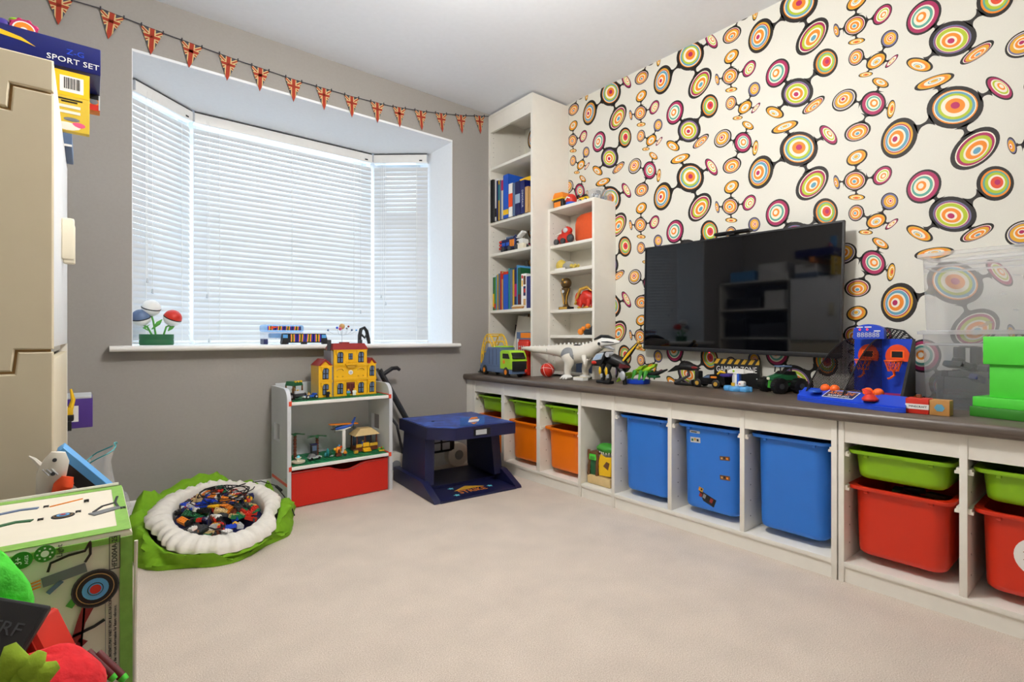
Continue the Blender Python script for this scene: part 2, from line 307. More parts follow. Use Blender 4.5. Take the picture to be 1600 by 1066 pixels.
# windows
def window(i, label):
    p, q = off(BAY[i], BAY[i+1], .10); d = Vector((q[0]-p[0], q[1]-p[1])); L = d.length; a = math.atan2(d.y, d.x)
    x0, x1 = (-.02, L+.02) if i == 1 else (-.03, L+.03)
    w = bpy.data.objects.new('window_%d' % (i+1), None); COL.objects.link(w); w.location = (p[0], p[1], 0); w.rotation_euler = (0, 0, a); struct(w, label)
    f = MB('upvc'); z0, z1, t = OZ0, OZ1, .055
    f.bx(x0, x0+t, 0, .06, z0, z1, .006); f.bx(x1-t, x1, 0, .06, z0, z1, .006); f.bx(x0+t, x1-t, .001, .059, z0, z0+t, .004); f.bx(x0+t, x1-t, .001, .059, z1-t, z1, .004)
    f.build('window_frame', w)
    if i == 2:
        MB('upvc').bx(x0+t, x1-t, 0, .06, 1.60, 1.65, .006).build('transom', w)
        s = MB('upvc'); xa, xb = x0+t, x1-t           # opening light above the transom
        s.bx(xa, xa+.035, -.012, .04, 1.65, z1-t); s.bx(xb-.035, xb, -.012, .04, 1.65, z1-t); s.bx(xa+.035, xb-.035, -.011, .039, 1.65, 1.685); s.bx(xa+.035, xb-.035, -.011, .039, z1-t-.035, z1-t)
        s.build('casement', w)
    MB('glass').bx(x0+t, x1-t, .028, .032, z0+t, z1-t).build('pane', w)
window(0, 'narrow angled bay window beside the flower pot'); window(1, 'wide middle bay window'); window(2, 'narrow angled bay window beside the bookcase')
# venetian blinds
PITCH = .0305; SW = .035; TILT = math.radians(-70)
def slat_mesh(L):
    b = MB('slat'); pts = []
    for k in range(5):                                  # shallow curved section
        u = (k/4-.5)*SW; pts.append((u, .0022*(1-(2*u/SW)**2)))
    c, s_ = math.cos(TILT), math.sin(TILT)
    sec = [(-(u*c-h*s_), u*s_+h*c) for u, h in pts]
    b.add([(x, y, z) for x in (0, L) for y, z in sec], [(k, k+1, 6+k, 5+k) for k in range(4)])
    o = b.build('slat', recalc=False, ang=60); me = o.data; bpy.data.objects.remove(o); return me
def blind(i, label):
    p, q = BAY[i], BAY[i+1]; d = Vector((q[0]-p[0], q[1]-p[1])); L = d.length; a = math.atan2(d.y, d.x)
    k0 = .012 if i else .004; k1 = .012 if i < 2 else .004
    t = thing('venetian_blind', label, 'blind', (p[0], p[1], OZ0), a, 'venetian blinds in the bay')
    zt = OZ1-OZ0-.010; hr = MB('white_gloss'); hr.bx(k0, L-k1, -.028, .022, zt-.055, zt, .003); hd = hr.build('headrail', t)
    g = MB('dark_grey').bx(k0+.004, L-k1-.004, -.024, .018, zt, zt+.006); g.build('gap_shade', hd)  # solid dark strip standing in for the shade between headrail and soffit
    e = MB('silver')
    for xx in (k0-.001, L-k1-.004): e.bx(xx, xx+.005, -.030, .022, zt-.05, zt-.001)
    e.m('black').bx(L-k1-.055, L-k1-.035, -.0295, -.028, zt-.045, zt-.037); e.build('end_cap', hd)
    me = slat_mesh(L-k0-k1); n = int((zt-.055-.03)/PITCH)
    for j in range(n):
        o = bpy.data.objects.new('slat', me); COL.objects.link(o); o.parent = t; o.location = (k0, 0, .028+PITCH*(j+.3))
    MB('white_gloss').bx(k0, L-k1, -.018, .018, .004, .018, .003).build('bottom_rail', t)
    xs = (.14, L/2, L-.14) if i == 1 else (.08, L-.08)
    for xx in xs:
        c = MB('white')
        for yy in (-.0165, .0165): c.bx(xx-.0012, xx+.0012, yy-.0008, yy+.0008, .01, zt-.05)
        c.build('ladder_cord', t)
    for xx, zz in (((.07, .33), (.10, .28)) if i != 1 else ((.075, .28), (.085, .03), (L-.1, .22))):
        c = MB('white'); c.cyl((xx, -.034, zz), (xx, -.034, zt-.03), .001, n=6); co = c.build('pull_cord', t)
        MB('light_grey').lathe([(.002, .022), (.004, .018), (.006, 0), (.002, -.002)], (xx, -.034, zz-.02), 10).build('tassel', co)
blind(0, 'narrow white venetian blind behind the ball flowers'); blind(1, 'wide white venetian blind across the middle of the bay'); blind(2, 'narrow white venetian blind nearest the tall bookcase')

# ------------------------------------------------------------------ wallpaper print (flat ink on the wall)
DISC = [('A0',0.000,0.000,0.0880,0.0695,-44,0.0036,0.0073),('ALL',-0.165,-0.062,0.0761,0.0586,84,-0.0140,0),('ALR',0.055,-0.165,0.0765,0.0581,50,0.0082,-0.0103),('AUL',-0.058,0.114,0.0587,0.0225,2,0.0019,0.0045),('AUR',0.119,0.025,0.0560,0.0217,-58,0.0073,0.0049),
('B0',-0.006,0.250,0.0751,0.0577,-44,-0.0034,-0.0068),('BUL',-0.089,0.369,0.0629,0.0530,84,-0.0092,0.0046),('BUR',0.108,0.335,0.0619,0.0466,-74,0.0081,0.0031),('BLL',-0.101,0.196,0.0500,0.0212,-40,-0.0065,-0.0056),('BLR',0.061,0.172,0.0492,0.0224,26,0.0037,-0.0097),
('C0',0.218,-0.191,0.0449,0.0384,-47,-0.0030,-0.0037),('CT',0.224,-0.099,0.0384,0.0309,17,-0.0031,0.0054),('CR',0.311,-0.193,0.0385,0.0311,61,0.0054,-0.0037),('CL',0.151,-0.182,0.0315,0.0107,-78,-0.0041,-0.0023),('CB',0.223,-0.260,0.0314,0.0119,-14,-0.0004,-0.0037),
('D0',0.291,-0.368,0.0359,0.0291,21,0.0002,-0.0049),('DL',0.222,-0.324,0.0343,0.0281,-82,-0.0048,-0.0004),('DTR',0.335,-0.300,0.0349,0.0283,-76,0.0042,0.0016),('DR',0.342,-0.390,0.0275,0.0104,41,0.0011,0.0005),('DB',0.255,-0.408,0.0257,0.0099,-14,0.0023,-0.0016),
('E0',0.280,0.101,0.0542,0.0410,-65,0.0051,0.0013),('EL',0.179,0.151,0.0462,0.0438,18,-0.0053,0.0072),('ET',0.305,0.175,0.0360,0.0147,-43,0.0017,0.0036),('ER',0.340,0.058,0.0360,0.0135,83,0.0046,0.0009),('EB',0.226,0.006,0.0473,0.0386,-2,0.0004,-0.0089)]
_g = [('print_gold', .84), ('print_orange', .70), ('print_cream', .52), ('print_blue', .33), ('print_cream', .27), ('print_gold', .2)]
_m = [('print_magenta', .88), ('print_cream', .67), ('print_lime', .58), ('print_cream', .46), ('print_orange', .29), ('print_cream', .17)]
_w = [('print_cream', .84), ('print_magenta', .79), ('print_gold', .70), ('print_cream', .50), ('print_orange', .41), ('print_cream', .22), ('print_blue', .15)]
_s = [('print_gold', .84), ('print_cream', .60), ('print_gold', .48), ('print_red', .25)]
RING = {'A0': [('print_orange', .80), ('print_cream', .75), ('print_blue', .71), ('print_lime', .61), ('print_cream', .50), ('print_orange', .35), ('magenta', .16)],
 'ALL': [('print_gold', .80), ('print_magenta', .71), ('print_cream', .66), ('print_blue', .63), ('print_cream', .49), ('print_orange', .41), ('print_cream', .24), ('magenta', .14)],
 'ALR': [('print_cream', .82), ('print_magenta', .77), ('print_lime', .65), ('print_cream', .51), ('print_orange', .43), ('print_cream', .25), ('print_blue', .16)],
 'AUL': _g, 'AUR': _m, 'B0': [('print_violet', .80), ('print_magenta', .73), ('print_cream', .69), ('print_lime', .66), ('print_cream', .49), ('print_orange', .41), ('print_cream', .25), ('magenta', .15)],
 'BUL': [('print_magenta', .88), ('print_cream', .68), ('print_teal', .60), ('print_cream', .46), ('print_orange', .29), ('print_cream', .16)],
 'BUR': [('print_orange', .80), ('print_teal', .70), ('print_lime', .60), ('print_cream', .45), ('print_red', .34), ('magenta', .16)],
 'BLL': _g, 'BLR': _w, 'C0': _w, 'CT': _g, 'CR': _m, 'CL': [('print_violet', .86), ('print_gold', .70), ('print_orange', .46), ('print_cream', .3), ('magenta', .15)], 'CB': _s,
 'D0': _g, 'DL': _w, 'DTR': [('print_violet', .88), ('print_gold', .70), ('print_cream', .42), ('print_orange', .36), ('print_cream', .22), ('magenta', .13)], 'DR': [('print_magenta', .86), ('print_cream', .68), ('print_gold', .42), ('print_cream', .25)], 'DB': _s,
 'E0': [('print_magenta', .86), ('print_cream', .62), ('print_teal', .56), ('print_cream', .44), ('print_orange', .31), ('print_cream', .17)],
 'EL': [('print_cream', .86), ('print_violet', .80), ('print_gold', .70), ('print_cream', .48), ('print_orange', .38), ('print_cream', .22), ('magenta', .14)],
 'ET': _g, 'ER': _s, 'EB': _w}
PY, PZ, OY, OZ = .5300, .6350, .958, 1.640
ink = {'back': MB('black_print'), 'ring': MB('print_gold')}
HULL = [(-YW+.0, .55), (.45, .55), (.45, ZC-.001), (-YW, ZC-.001)]   # (right along the wall = -y, z)
def wall_poly(b, poly, x):
    inside = all(HULL[0][0] < p[0] < HULL[1][0] and HULL[0][1] < p[1] < HULL[2][1] for p in poly)
    if not inside: poly = clip(poly, HULL)
    if len(poly) >= 3: b.poly([(x, -p[0], p[1]) for p in poly])
def ell(c, a, bb, an, n=28, k=1.0, o=(0, 0)):
    A = math.radians(an); e = 1-k
    return [(c[0]+o[0]*e+k*(a*math.cos(t)*math.cos(A)-bb*math.sin(t)*math.sin(A)), c[1]+o[1]*e+k*(a*math.cos(t)*math.sin(A)+bb*math.sin(t)*math.cos(A))) for t in (2*PI*j/n for j in range(n))]
for iy in range(-5, 3):
    for iz in range(-2, 3):
        ctr = {}
        for n, s_, z, a, bb, an, ox, oz in DISC:
            c = (s_-OY+iy*PY, z+OZ+iz*PZ)
            if n[1] == '0': ctr[n[0]] = (c, a, bb)
            if c[0] < -YW-.12 or c[0] > .35 or c[1] < .42 or c[1] > ZC+.12: continue
            ns = 32 if a > .04 else 24
            wall_poly(ink['back'], ell(c, a, bb, an, ns), XR-.0004)
            rs = RING[n]
            for q, (mt, k) in enumerate(rs):
                kin = rs[q+1][1] if q+1 < len(rs) else 0
                P = ell(c, a, bb, an, ns, k, (ox, oz)); ink['ring'].m(mt)
                if kin == 0: wall_poly(ink['ring'], P, XR-.0008); continue
                Q = ell(c, a, bb, an, ns, kin, (ox, oz))
                for j in range(ns):
                    j2 = (j+1) % ns; wall_poly(ink['ring'], [P[j], P[j2], Q[j2], Q[j]], XR-.0008)
            if n[1] != '0':                              # waisted neck to the hub of its cluster
                h, ha, hb = ctr[n[0]]; D = Vector((c[0]-h[0], c[1]-h[1])); Ld = D.length; u = D/Ld; v = Vector((-u.y, u.x)); w0 = min(hb*.62, .026); w1 = min((a+bb)*.22, .024); wm = .0055 if n[0] in 'AB' else .0032
                A0 = math.radians(an); ca = abs(u.x*math.cos(A0)+u.y*math.sin(A0)); re = 1/math.sqrt((ca/a)**2+((1-ca*ca)/(bb*bb)))
                h_an = math.radians([d[5] for d in DISC if d[0] == n[0]+'0'][0]); ch = abs(u.x*math.cos(h_an)+u.y*math.sin(h_an)); rh = 1/math.sqrt((ch/ha)**2+((1-ch*ch)/(hb*hb)))
                s0, s1 = rh*.93, Ld-re*.9
                L_, R_ = [], []
                for j in range(11):
                    t = j/10; w = wm+(w0-wm)*max(0, 1-t*2.4)**2+(w1-wm)*max(0, 1-(1-t)*2.4)**2; pt = Vector(h)+u*(s0+(s1-s0)*t)
                    L_.append(tuple(pt+v*w)); R_.append(tuple(pt-v*w))
                for j in range(10):
                    wall_poly(ink['back'], [R_[j], R_[j+1], L_[j+1], L_[j]], XR-.0004)
o = ink['back'].build('wallpaper_print', wall_right, ang=0, recalc=False); o['label'] = 'dark brown linked ring shapes'
o = ink['ring'].build('wallpaper_print', wall_right, ang=0, recalc=False); o['label'] = 'coloured concentric rings'

# ------------------------------------------------------------------ bunting
def flag_mesh():
    w, h = .088, .118; tri = [(-w/2, 0), (0, -h), (w/2, 0)]; tri = [tri[0], tri[1], tri[2]]
    b = MB('flag_navy'); b.prism(tri, 'y', -.0006, .0006)
    def st(poly, mt, k):
        p = clip(poly, tri)
        if len(p) >= 3:
            b.m(mt)
            for sg in (-1, 1): b.poly([(x, sg*(.0006+.0003*k), z) for x, z in p])
    def band(x0, z0, x1, z1, w): 
        d = Vector((x1-x0, z1-z0)).normalized(); n = Vector((-d.y, d.x))*w/2
        return [(x0-n.x, z0-n.y), (x1-n.x, z1-n.y), (x1+n.x, z1+n.y), (x0+n.x, z0+n.y)]
    c = -.038
    for a in (38, 142):
        d = Vector((math.cos(math.radians(a)), math.sin(math.radians(a))))*.1
        st(band(-d.x, c-d.y, d.x, c+d.y, .015), 'flag_cream', 1); st(band(-d.x, c-d.y, d.x, c+d.y, .006), 'flag_red', 2)
    for p in (band(-.1, c, .1, c, .022), band(0, -.2, 0, .1, .026)): st(p, 'flag_cream', 3)
    for p in (band(-.1, c, .1, c, .013), band(0, -.2, 0, .1, .017)): st(p, 'flag_red', 4)
    o = b.build('flag', ang=0, recalc=False); me = o.data; bpy.data.objects.remove(o); return me
bunt = thing('bunting', 'string of small triangular union flags hung across the grey wall', 'bunting', (0, YW, 0))
STR = [(-.30, 2.26), (-.10, 2.205), (.03, 2.21), (.27, 2.187), (.57, 2.168), (.83, 2.158), (1.14, 2.162), (1.38, 2.176), (1.6, 2.206), (1.76, 2.234), (1.91, 2.265), (2.1, 2.312)]
def str_z(x):
    for (xa, za), (xb, zb) in zip(STR, STR[1:]):
        if xa <= x <= xb: return za+(zb-za)*(x-xa)/(xb-xa)
    return STR[-1][1]
MB('string').sweep([(x, -.010, z) for x, z in STR], .0022, 6).build('cord', bunt)
fm = flag_mesh()
for x, tl in ((-.095, -.02), (.078, -.12), (.22, -.05), (.372, -.1), (.525, -.06), (.667, -.02), (.828, 0), (.985, .02), (1.14, .03), (1.293, .03), (1.432, .06), (1.577, .1), (1.722, .12), (1.872, .12), (2.02, .12)):
    f = bpy.data.objects.new('flag', fm); COL.objects.link(f); f.parent = bunt; f.location = (x, -.010, str_z(x)+.002); f.rotation_euler = (.03, -tl, 0)
    for sx in (-.040, .040):
        k = MB('string').cyl((x+sx, -.013, str_z(x+sx)+.008), (x+sx, -.013, str_z(x+sx)-.006), .003, n=6).build('clip', bunt)

# ================================================================== fitted storage along the right wall
FX = 1.925; ZT = .570
def frame_unit(y0, y1, cols, label, rails=True, group='white storage frames under the worktop'):
    """open fronted frame; y0 < y1; cols = list of divider (ya, yb)"""
    t = thing('storage_unit', label, 'storage unit', (FX, (y0+y1)/2, 0), 0, group); oy = (y0+y1)/2
    X0, X1 = 0, XR-FX-.012; mk = lambda m='melamine': MB(m)
    sw = .017
    mk().bx(X0, X1, y0-oy, y0+sw-oy, 0, .534, .001).build('side_panel', t); mk().bx(X0, X1, y1-sw-oy, y1-oy, 0, .534, .001).build('side_panel', t)
    mk('melamine_back').bx(X1-.006, X1, y0+sw-oy, y1-sw-oy, .03, .534).build('back_panel', t)
    mk().bx(X0, X1-.006, y0+sw-oy, y1-sw-oy, .052, .068, .001).build('bottom_board', t)
    mk().bx(X0+.006, X0+.02, y0+sw-oy, y1-sw-oy, 0, .052).build('plinth', t)
    edges = [y0+sw]+[v for c in cols for v in c]+[y1-sw]
    for ya, yb in cols: mk().bx(X0+.001, X1-.006, ya-oy, yb-oy, .068, .534, .001).build('divider', t)
    for i in range(0, len(edges), 2):
        ya, yb = edges[i], edges[i+1]
        mk().bx(X0+.004, X0+.02, ya-oy, yb-oy, .462, .534).build('top_rail', t)
        if rails:
            for zz in rails:
                for yy, sg in ((ya, 1), (yb, -1)):
                    r = mk('off_white').bx(X0+.008, X1-.03, yy-oy, yy+sg*.008-oy, zz-.004, zz+.004); r.bx(X0+.008, X0+.022, yy-oy, yy+sg*.012-oy, zz-.012, zz-.004); r.build('runner', t)
        for yy in (ya, yb):
            h = mk('dark_grey')
            for zz in (.12, .18, .24, .30, .36): h.cyl((X0+.05, yy-oy-.0006, zz), (X0+.05, yy-oy+.0006, zz), .0025, n=6)
            h.build('peg_hole', t)
    return t
frame_unit(1.80, 2.745, [(2.107, 2.134), (2.426, 2.451)], 'white storage frame with the orange and lime tubs next to the window wall', (.428, .312))
frame_unit(.642, 1.600, [(.956, .974), (1.273, 1.292)], 'white storage frame holding the three tall blue tubs', (.434,))
frame_unit(-.312, .642-.004, [(.004, .022), (.312, .330)], 'white storage frame with the red tubs at the near end', (.428, .316))
t = thing('storage_unit', 'narrow white open niche with the dinosaur playset inside', 'storage unit', (FX, 1.70, 0), 0, 'white storage frames under the worktop')
XD = XR-FX-.012
MB('melamine').bx(.002, XD, -.099, .099, .052, .068, .001).build('bottom_board', t); MB('melamine').bx(.008, .02, -.099, .099, 0, .052).build('plinth', t)
MB('melamine').bx(.004, .02, -.099, .099, .462, .534).build('top_rail', t); MB('melamine_back').bx(XD-.006, XD, -.099, .099, .068, .534).build('back_panel', t)
tag(MB('melamine').bx(FX, XR-.012, 2.747, YW-.001, 0, .534, .001).build('filler_panel'), 'narrow white filler panel between frame and window wall', 'panel')
b = MB('counter_wood'); b.prism([(1.905, ZT-.036), (XR-.002, ZT-.036), (XR-.002, ZT), (1.905, ZT), (1.898, ZT-.005), (1.895, ZT-.018), (1.898, ZT-.031)], 'y', -.34, YW-.002)
worktop = tag(b.build('worktop', ang=50), 'long dark brown worktop running over the storage frames', 'worktop')

# ------------------------------------------------------------------ tubs
def rrect(w, d, r, z, n=5, cy=0):
    pts = []
    for cx, cyy, a0 in ((w/2-r, d/2-r, 0), (-w/2+r, d/2-r, 90), (-w/2+r, -d/2+r, 180), (w/2-r, -d/2+r, 270)):
        for k in range(n+1):
            a = math.radians(a0+90*k/n); pts.append((cx+r*math.cos(a), cyy+r*math.sin(a)+cy, z))
    return pts
def tub(mat, h, W=.278, D=.40, taper=.015):
    """open plastic tub; local x along the wall, y into the unit, rim at top"""
    w0, d0 = W-.03-taper, D-.03-taper; b = MB(mat)
    b.loft([rrect(w0-.02, d0-.02, .03, 0), rrect(w0-.005, d0-.005, .038, .005), rrect(w0, d0, .04, .018), rrect(W-.034, D-.034, .045, h-.02), rrect(W-.032, D-.032, .045, h-.012),
            rrect(W-.004, D-.004, .03, h-.012), rrect(W, D, .03, h-.006), rrect(W-.002, D-.002, .03, h), rrect(W-.036, D-.036, .043, h-.002),
            rrect(w0-.006, d0-.006, .036, .02), rrect(w0-.04, d0-.04, .03, .008)], (True, True))
    return b
def put_tub(mat, h, yc, zr, label, group, x=.0, W=.278):
    t = thing('storage_tub', label, 'tub', (1.945+.2+x, yc, zr-h), SCR, group); tub(mat, h, W).build('body', t, ang=50)
    for sx in (-1, 1): MB(mat).bx(sx*(W/2-.055)-.006, sx*(W/2-.055)+.006, -.2+.006, -.183, h-.022, h-.012, .002).build('rim_rib', t)
    return t
G1 = 'lime shallow tubs'; G2 = 'orange tubs'; G3 = 'tall blue tubs'; G4 = 'red tubs'
for yc, n in ((2.59, 'furthest, beside the window wall'), (2.28, 'above the middle orange tub'), (1.963, 'above the orange tub next to the niche')): put_tub('bin_green', .095, yc, .44, 'shallow lime tub '+n, G1)
for yc, n in ((2.59, 'half hidden behind the navy game table'), (2.28, 'in the middle of the three orange tubs'), (1.963, 'next to the dinosaur niche')): put_tub('bin_orange', .225, yc, .318, 'deep orange tub '+n, G2)
put_tub('bin_blue', .35, 1.438, .445, 'plain tall blue tub next to the dinosaur niche', G3)
tb = put_tub('bin_blue', .35, 1.124, .445, 'tall blue tub covered with small stickers', G3)
put_tub('bin_blue', .35, .808, .445, 'plain tall blue tub next to the red tubs', G3)
put_tub('bin_green', .092, .484, .438, 'shallow lime tub fully in view above a plain red tub', G1); put_tub('bin_green', .092, .167, .438, 'shallow lime tub above the red tub with the round sticker', G1)
put_tub('bin_red', .225, .484, .322, 'plain deep red tub', G4)
tr = put_tub('bin_red', .225, .167, .322, 'deep red tub with a round white sticker', G4)
# stickers lie on the sloping tub front (local -y)
def sticker(parent, x, z, w, h, rot, h_tub, cols, name='sticker', taper=.015, D=.40):
    sl = taper/2/(h_tub-.02); y = -(D-.034)/2+(h_tub-.02-z)*sl*1.05-.0015
    b = MB(cols[0]); b.bx(-w/2, w/2, -.0004, .0004, -h/2, h/2)
    for k, c in enumerate(cols[1:]):
        b.m(c); xa = -w*.4+k*w*.8/len(cols[1:]); b.bx(xa, xa+w*.6/len(cols[1:]), -.0008, 0, -h*.25+(k % 2)*h*.1, h*.2+(k % 2)*h*.15)
    o = b.build(name, parent); o.location = (x, y, z); o.rotation_euler = (math.atan(sl), rot, 0); return o
sticker(tb, -.06, .318, .045, .010, 0, .35, ['light_grey', 'dark_grey']); sticker(tb, -.058, .285, .045, .022, -.05, .35, ['light_grey', 'dark_green', 'gold', 'black'])
sticker(tb, .07, .23, .042, .016, -.1, .35, ['brown', 'tan', 'black', 'orange']); sticker(tb, .07, .152, .042, .018, -.05, .35, ['brown', 'tan', 'black', 'orange'])
sticker(tb, -.012, .05, .082, .034, .35, .35, ['black', 'dark_red', 'grey', 'black', 'dark_red']); sticker(tb, -.036, .082, .02, .016, .3, .35, ['gold', 'orange', 'black'])
b = MB('white'); b.cyl((0, .0005, 0), (0, -.0008, 0), .055, n=30); b.m('dark_red')
for k in range(9):
    a = k*.7; b.prism([(math.cos(a)*.03-.008, math.sin(a)*.03), (math.cos(a)*.03+.006, math.sin(a)*.03-.008), (math.cos(a)*.03+.004, math.sin(a)*.03+.011)], 'y', -.0014, -.0008)
b.m('brown').prism([(-.02, -.012), (.016, -.018), (.022, .01), (-.006, .02)], 'y', -.0016, -.0008); b.m('black').prism([(-.03, .0), (-.004, -.006), (-.01, .008)], 'y', -.0018, -.0008)
o = b.build('round_sticker', tr); o.location = (.0, -.1815, .118); o.rotation_euler = (math.atan(.0075/.205), 0, 0)
b = MB('dark_grey')
# things lying in the lime and red tubs are only glimpsed as dark filling below the rims
def filling(yc, zr, cols, label):
    for k in range(16):
        rz = random.uniform(0, 3); c = cols[k % len(cols)]
        o = MB(c).bx(-.03, .03, -.014, .014, -.008, .008, .003).build('toy_block')
        o.location = (2.0+random.uniform(0, .22), yc+random.uniform(-.085, .085), zr+random.uniform(0, .006)+.002*k*.1); o.rotation_euler = (0, 0, rz); tag(o, label, 'toy block', label)
filling(.484, .322-.045, ['dark_grey', 'brown', 'dark_green', 'maroon'], 'dark toy block lying in the plain red tub')

# ------------------------------------------------------------------ bookcases on the worktop
def bookcase(name, label, x0, x1, y0, y1, z0, z1, shelves, th=.018, toprail=0, back=True):
    t = thing(name, label, 'bookcase', (x0, (y0+y1)/2, z0), 0); oy = (y0+y1)/2
    mk = lambda: MB('melamine'); d = x1-x0
    mk().bx(0, d, y0-oy, y0-oy+th, 0, z1-z0, .001).build('side_panel', t); mk().bx(0, d, y1-oy-th, y1-oy, 0, z1-z0, .001).build('side_panel', t)
    mk().bx(0, d-.004, y0-oy+th, y1-oy-th, z1-z0-th, z1-z0).build('top_panel', t)
    if toprail: mk().bx(.002, .018, y0-oy+th, y1-oy-th, z1-z0-toprail, z1-z0-th).build('top_rail', t)
    if back: MB('melamine_back').bx(d-.005, d, y0-oy+th, y1-oy-th, 0, z1-z0-th).build('back_panel', t)
    for s in shelves: MB('melamine').bx(.004, d-.005, y0-oy+th, y1-oy-th, s-th-z0, s-z0, .001).build('shelf', t)
    h = MB('dark_grey')
    for zz in [z0+.06+.032*k for k in range(int((z1-z0-.1)/.032))]:
        if all(abs(zz-s) > .05 for s in shelves):
            for xx in (.03, d-.05): h.cyl((xx, y1-oy-th-.0004, zz-z0), (xx, y1-oy-th+.0008, zz-z0), .0022, n=6)
    h.build('peg_hole', t); return t
BX = 2.103; SX = 2.230
bookcase('tall_bookcase', 'tall narrow cream bookcase in the corner reaching the ceiling', BX, XR-.001, 2.366, YW-.002, ZT, 2.315, (.992, 1.373, 1.585, 1.957), toprail=.118, back=False)
bookcase('small_bookcase', 'low cream bookcase standing against the side of the tall one', SX, XR-.001, 1.978, 2.364, ZT, 1.612, (.600, .823, .980, 1.224, 1.381))

# ------------------------------------------------------------------ television
tv = thing('television', 'large black flat television mounted on the patterned wall', 'television', (2.352, 1.245, 1.012), SCR+math.radians(1.2))
tv.rotation_euler = (0, 0, 0)
W, Hh = .975, .556
tvm = Matrix.Rotation(SCR+math.radians(-1.5), 4, 'Z') @ Matrix.Rotation(math.radians(1.3), 4, 'Y')
tv.rotation_euler = tvm.to_euler()
b = MB('tv_case'); b.bx(-W/2, W/2, 0, .012, -Hh/2, Hh/2, .003); b.bx(-W*.42, W*.42, .012, .038, -Hh*.40, Hh*.38, .012); b.build('casing', tv)
b = MB('tv_case')
b.bx(-W/2, W/2, -.006, .0, -Hh/2, -Hh/2+.020, .002); b.bx(-W/2, -W/2+.007, -.004, 0, -Hh/2, Hh/2); b.bx(W/2-.007, W/2, -.004, 0, -Hh/2, Hh/2); b.bx(-W/2, W/2, -.004, 0, Hh/2-.007, Hh/2); b.build('bezel', tv)
MB('tv_screen').bx(-W/2+.007, W/2-.007, -.001, .0005, -Hh/2+.020, Hh/2-.007).build('screen', tv)
b = MB('led_red'); b.sph((-.09, -.004, -Hh/2-.002), (.004, .004, .003), 8, 5); b.build('standby_light', tv)
MB('dark_grey').bx(-.15, .15, .038, .058, -.12, .12, .004).build('wall_bracket', tv)
c = thing('motion_camera', 'slim black sensor bar resting on top of the television', 'sensor', (2.350, 1.222, 1.2915), SCR)
c.rotation_euler = tvm.to_euler()
MB('black').bx(-.09, .09, -.02, .02, .004, .020, .008).build('body', c); MB('black').bx(-.02, .02, -.022, .024, -.001, .005, .001).build('foot', c); MB('black_gloss').bx(-.08, .08, -.0215, -.019, .007, .017, .001).build('lens_strip', c)

# ================================================================== ceiling lamp (above and behind the frame)
t = thing('ceiling_lamp', 'white globe pendant lamp hanging from the ceiling', 'lamp', (.85, 1.08, ZC))
MB('white_gloss').lathe([(.002, 0), (.05, 0), (.05, -.015), (.02, -.03), (.002, -.03)]).build('ceiling_rose', t)
MB('white').cyl((0, 0, -.03), (0, 0, -.26), .004, n=8).build('flex', t)
MB('lamp_glow').sph((0, 0, -.365), .115, 24, 14).build('globe', t)

# ================================================================== cupboard on the left
t = thing('cupboard', 'cream cupboard with a stepped groove in its end panel and white doors', 'cupboard', (0, 0, 0))
CX0, CX1, CY0, CY1, CZ = -.54, -.0515, 1.30, 2.106, 1.330
b = MB('melamine'); b.bx(CX0, CX1-.016, CY0+.014, CY1-.016, .0, .06); b.bx(CX0, CX1-.016, CY0+.014, CY1-.016, .772, .788); b.bx(CX0, CX1-.016, CY0+.014, CY1-.016, CZ-.018, CZ-.001); b.bx(CX0, CX0+.008, CY0+.014, CY1-.016, .06, CZ-.018); b.build('carcass', t)
MB('melamine').bx(CX0, CX1, CY1-.016, CY1, 0, CZ, .001).build('end_panel', t)
MB('tan').bx(CX0, CX1-.004, CY0+.010, CY0+.014, 0, CZ-.002).build('panel_backing', t)
g = .0022
def endplate(poly):
    b = MB('cream_panel'); c = [(sum(p[0] for p in poly)/len(poly), sum(p[1] for p in poly)/len(poly))]
    b.prism(poly, 'y', CY0+.003, CY0+.010)
    q = []
    n = len(poly)
    for i in range(n):                                  # inset chamfer towards the viewer
        p0, p1, p2 = Vector(poly[i-1]), Vector(poly[i]), Vector(poly[(i+1) % n])
        e1, e2 = (p1-p0).normalized(), (p2-p1).normalized(); n1, n2 = Vector((-e1.y, e1.x)), Vector((-e2.y, e2.x))
        bis = (n1+n2); bis = bis/max(bis.dot(n1), .2); q.append(tuple(p1+bis*.0028))
    b.loft([[(x, CY0+.003, z) for x, z in poly], [(x, CY0, z) for x, z in q]], (False, True)); b.build('end_plate', t, ang=20)
endplate([(CX0, 1.223+g), (-.1140, 1.223+g), (-.1110, 1.268+g), (CX1, 1.268+g), (CX1, CZ), (CX0, CZ)])
endplate([(CX0, .743+g), (-.1085, .743+g), (-.1045, .783+g), (CX1, .783+g), (CX1, 1.268-g), (-.1070, 1.268-g), (-.1100, 1.223-g), (CX0, 1.223-g)])
endplate([(CX0, .002), (CX1, .002), (CX1, .783-g), (-.1005, .783-g), (-.1045, .743-g), (CX0, .743-g)])
for ya, yb, hy in ((CY0+.014, 1.708, 1.665), (1.711, CY1-.001, 1.755)):
    d = MB('white_door').bx(CX1-.016, CX1, ya, yb, .79, CZ-.003, .001).build('door', t)
    MB('cream').bx(CX1, CX1+.024, hy-.016, hy+.016, .998, 1.098, .004).build('handle', d)
    for za, zb in ((.065, .41), (.415, .766)): MB('cream_panel').bx(CX1-.016, CX1-.001, ya, yb, za, zb, .001).build('drawer', t)
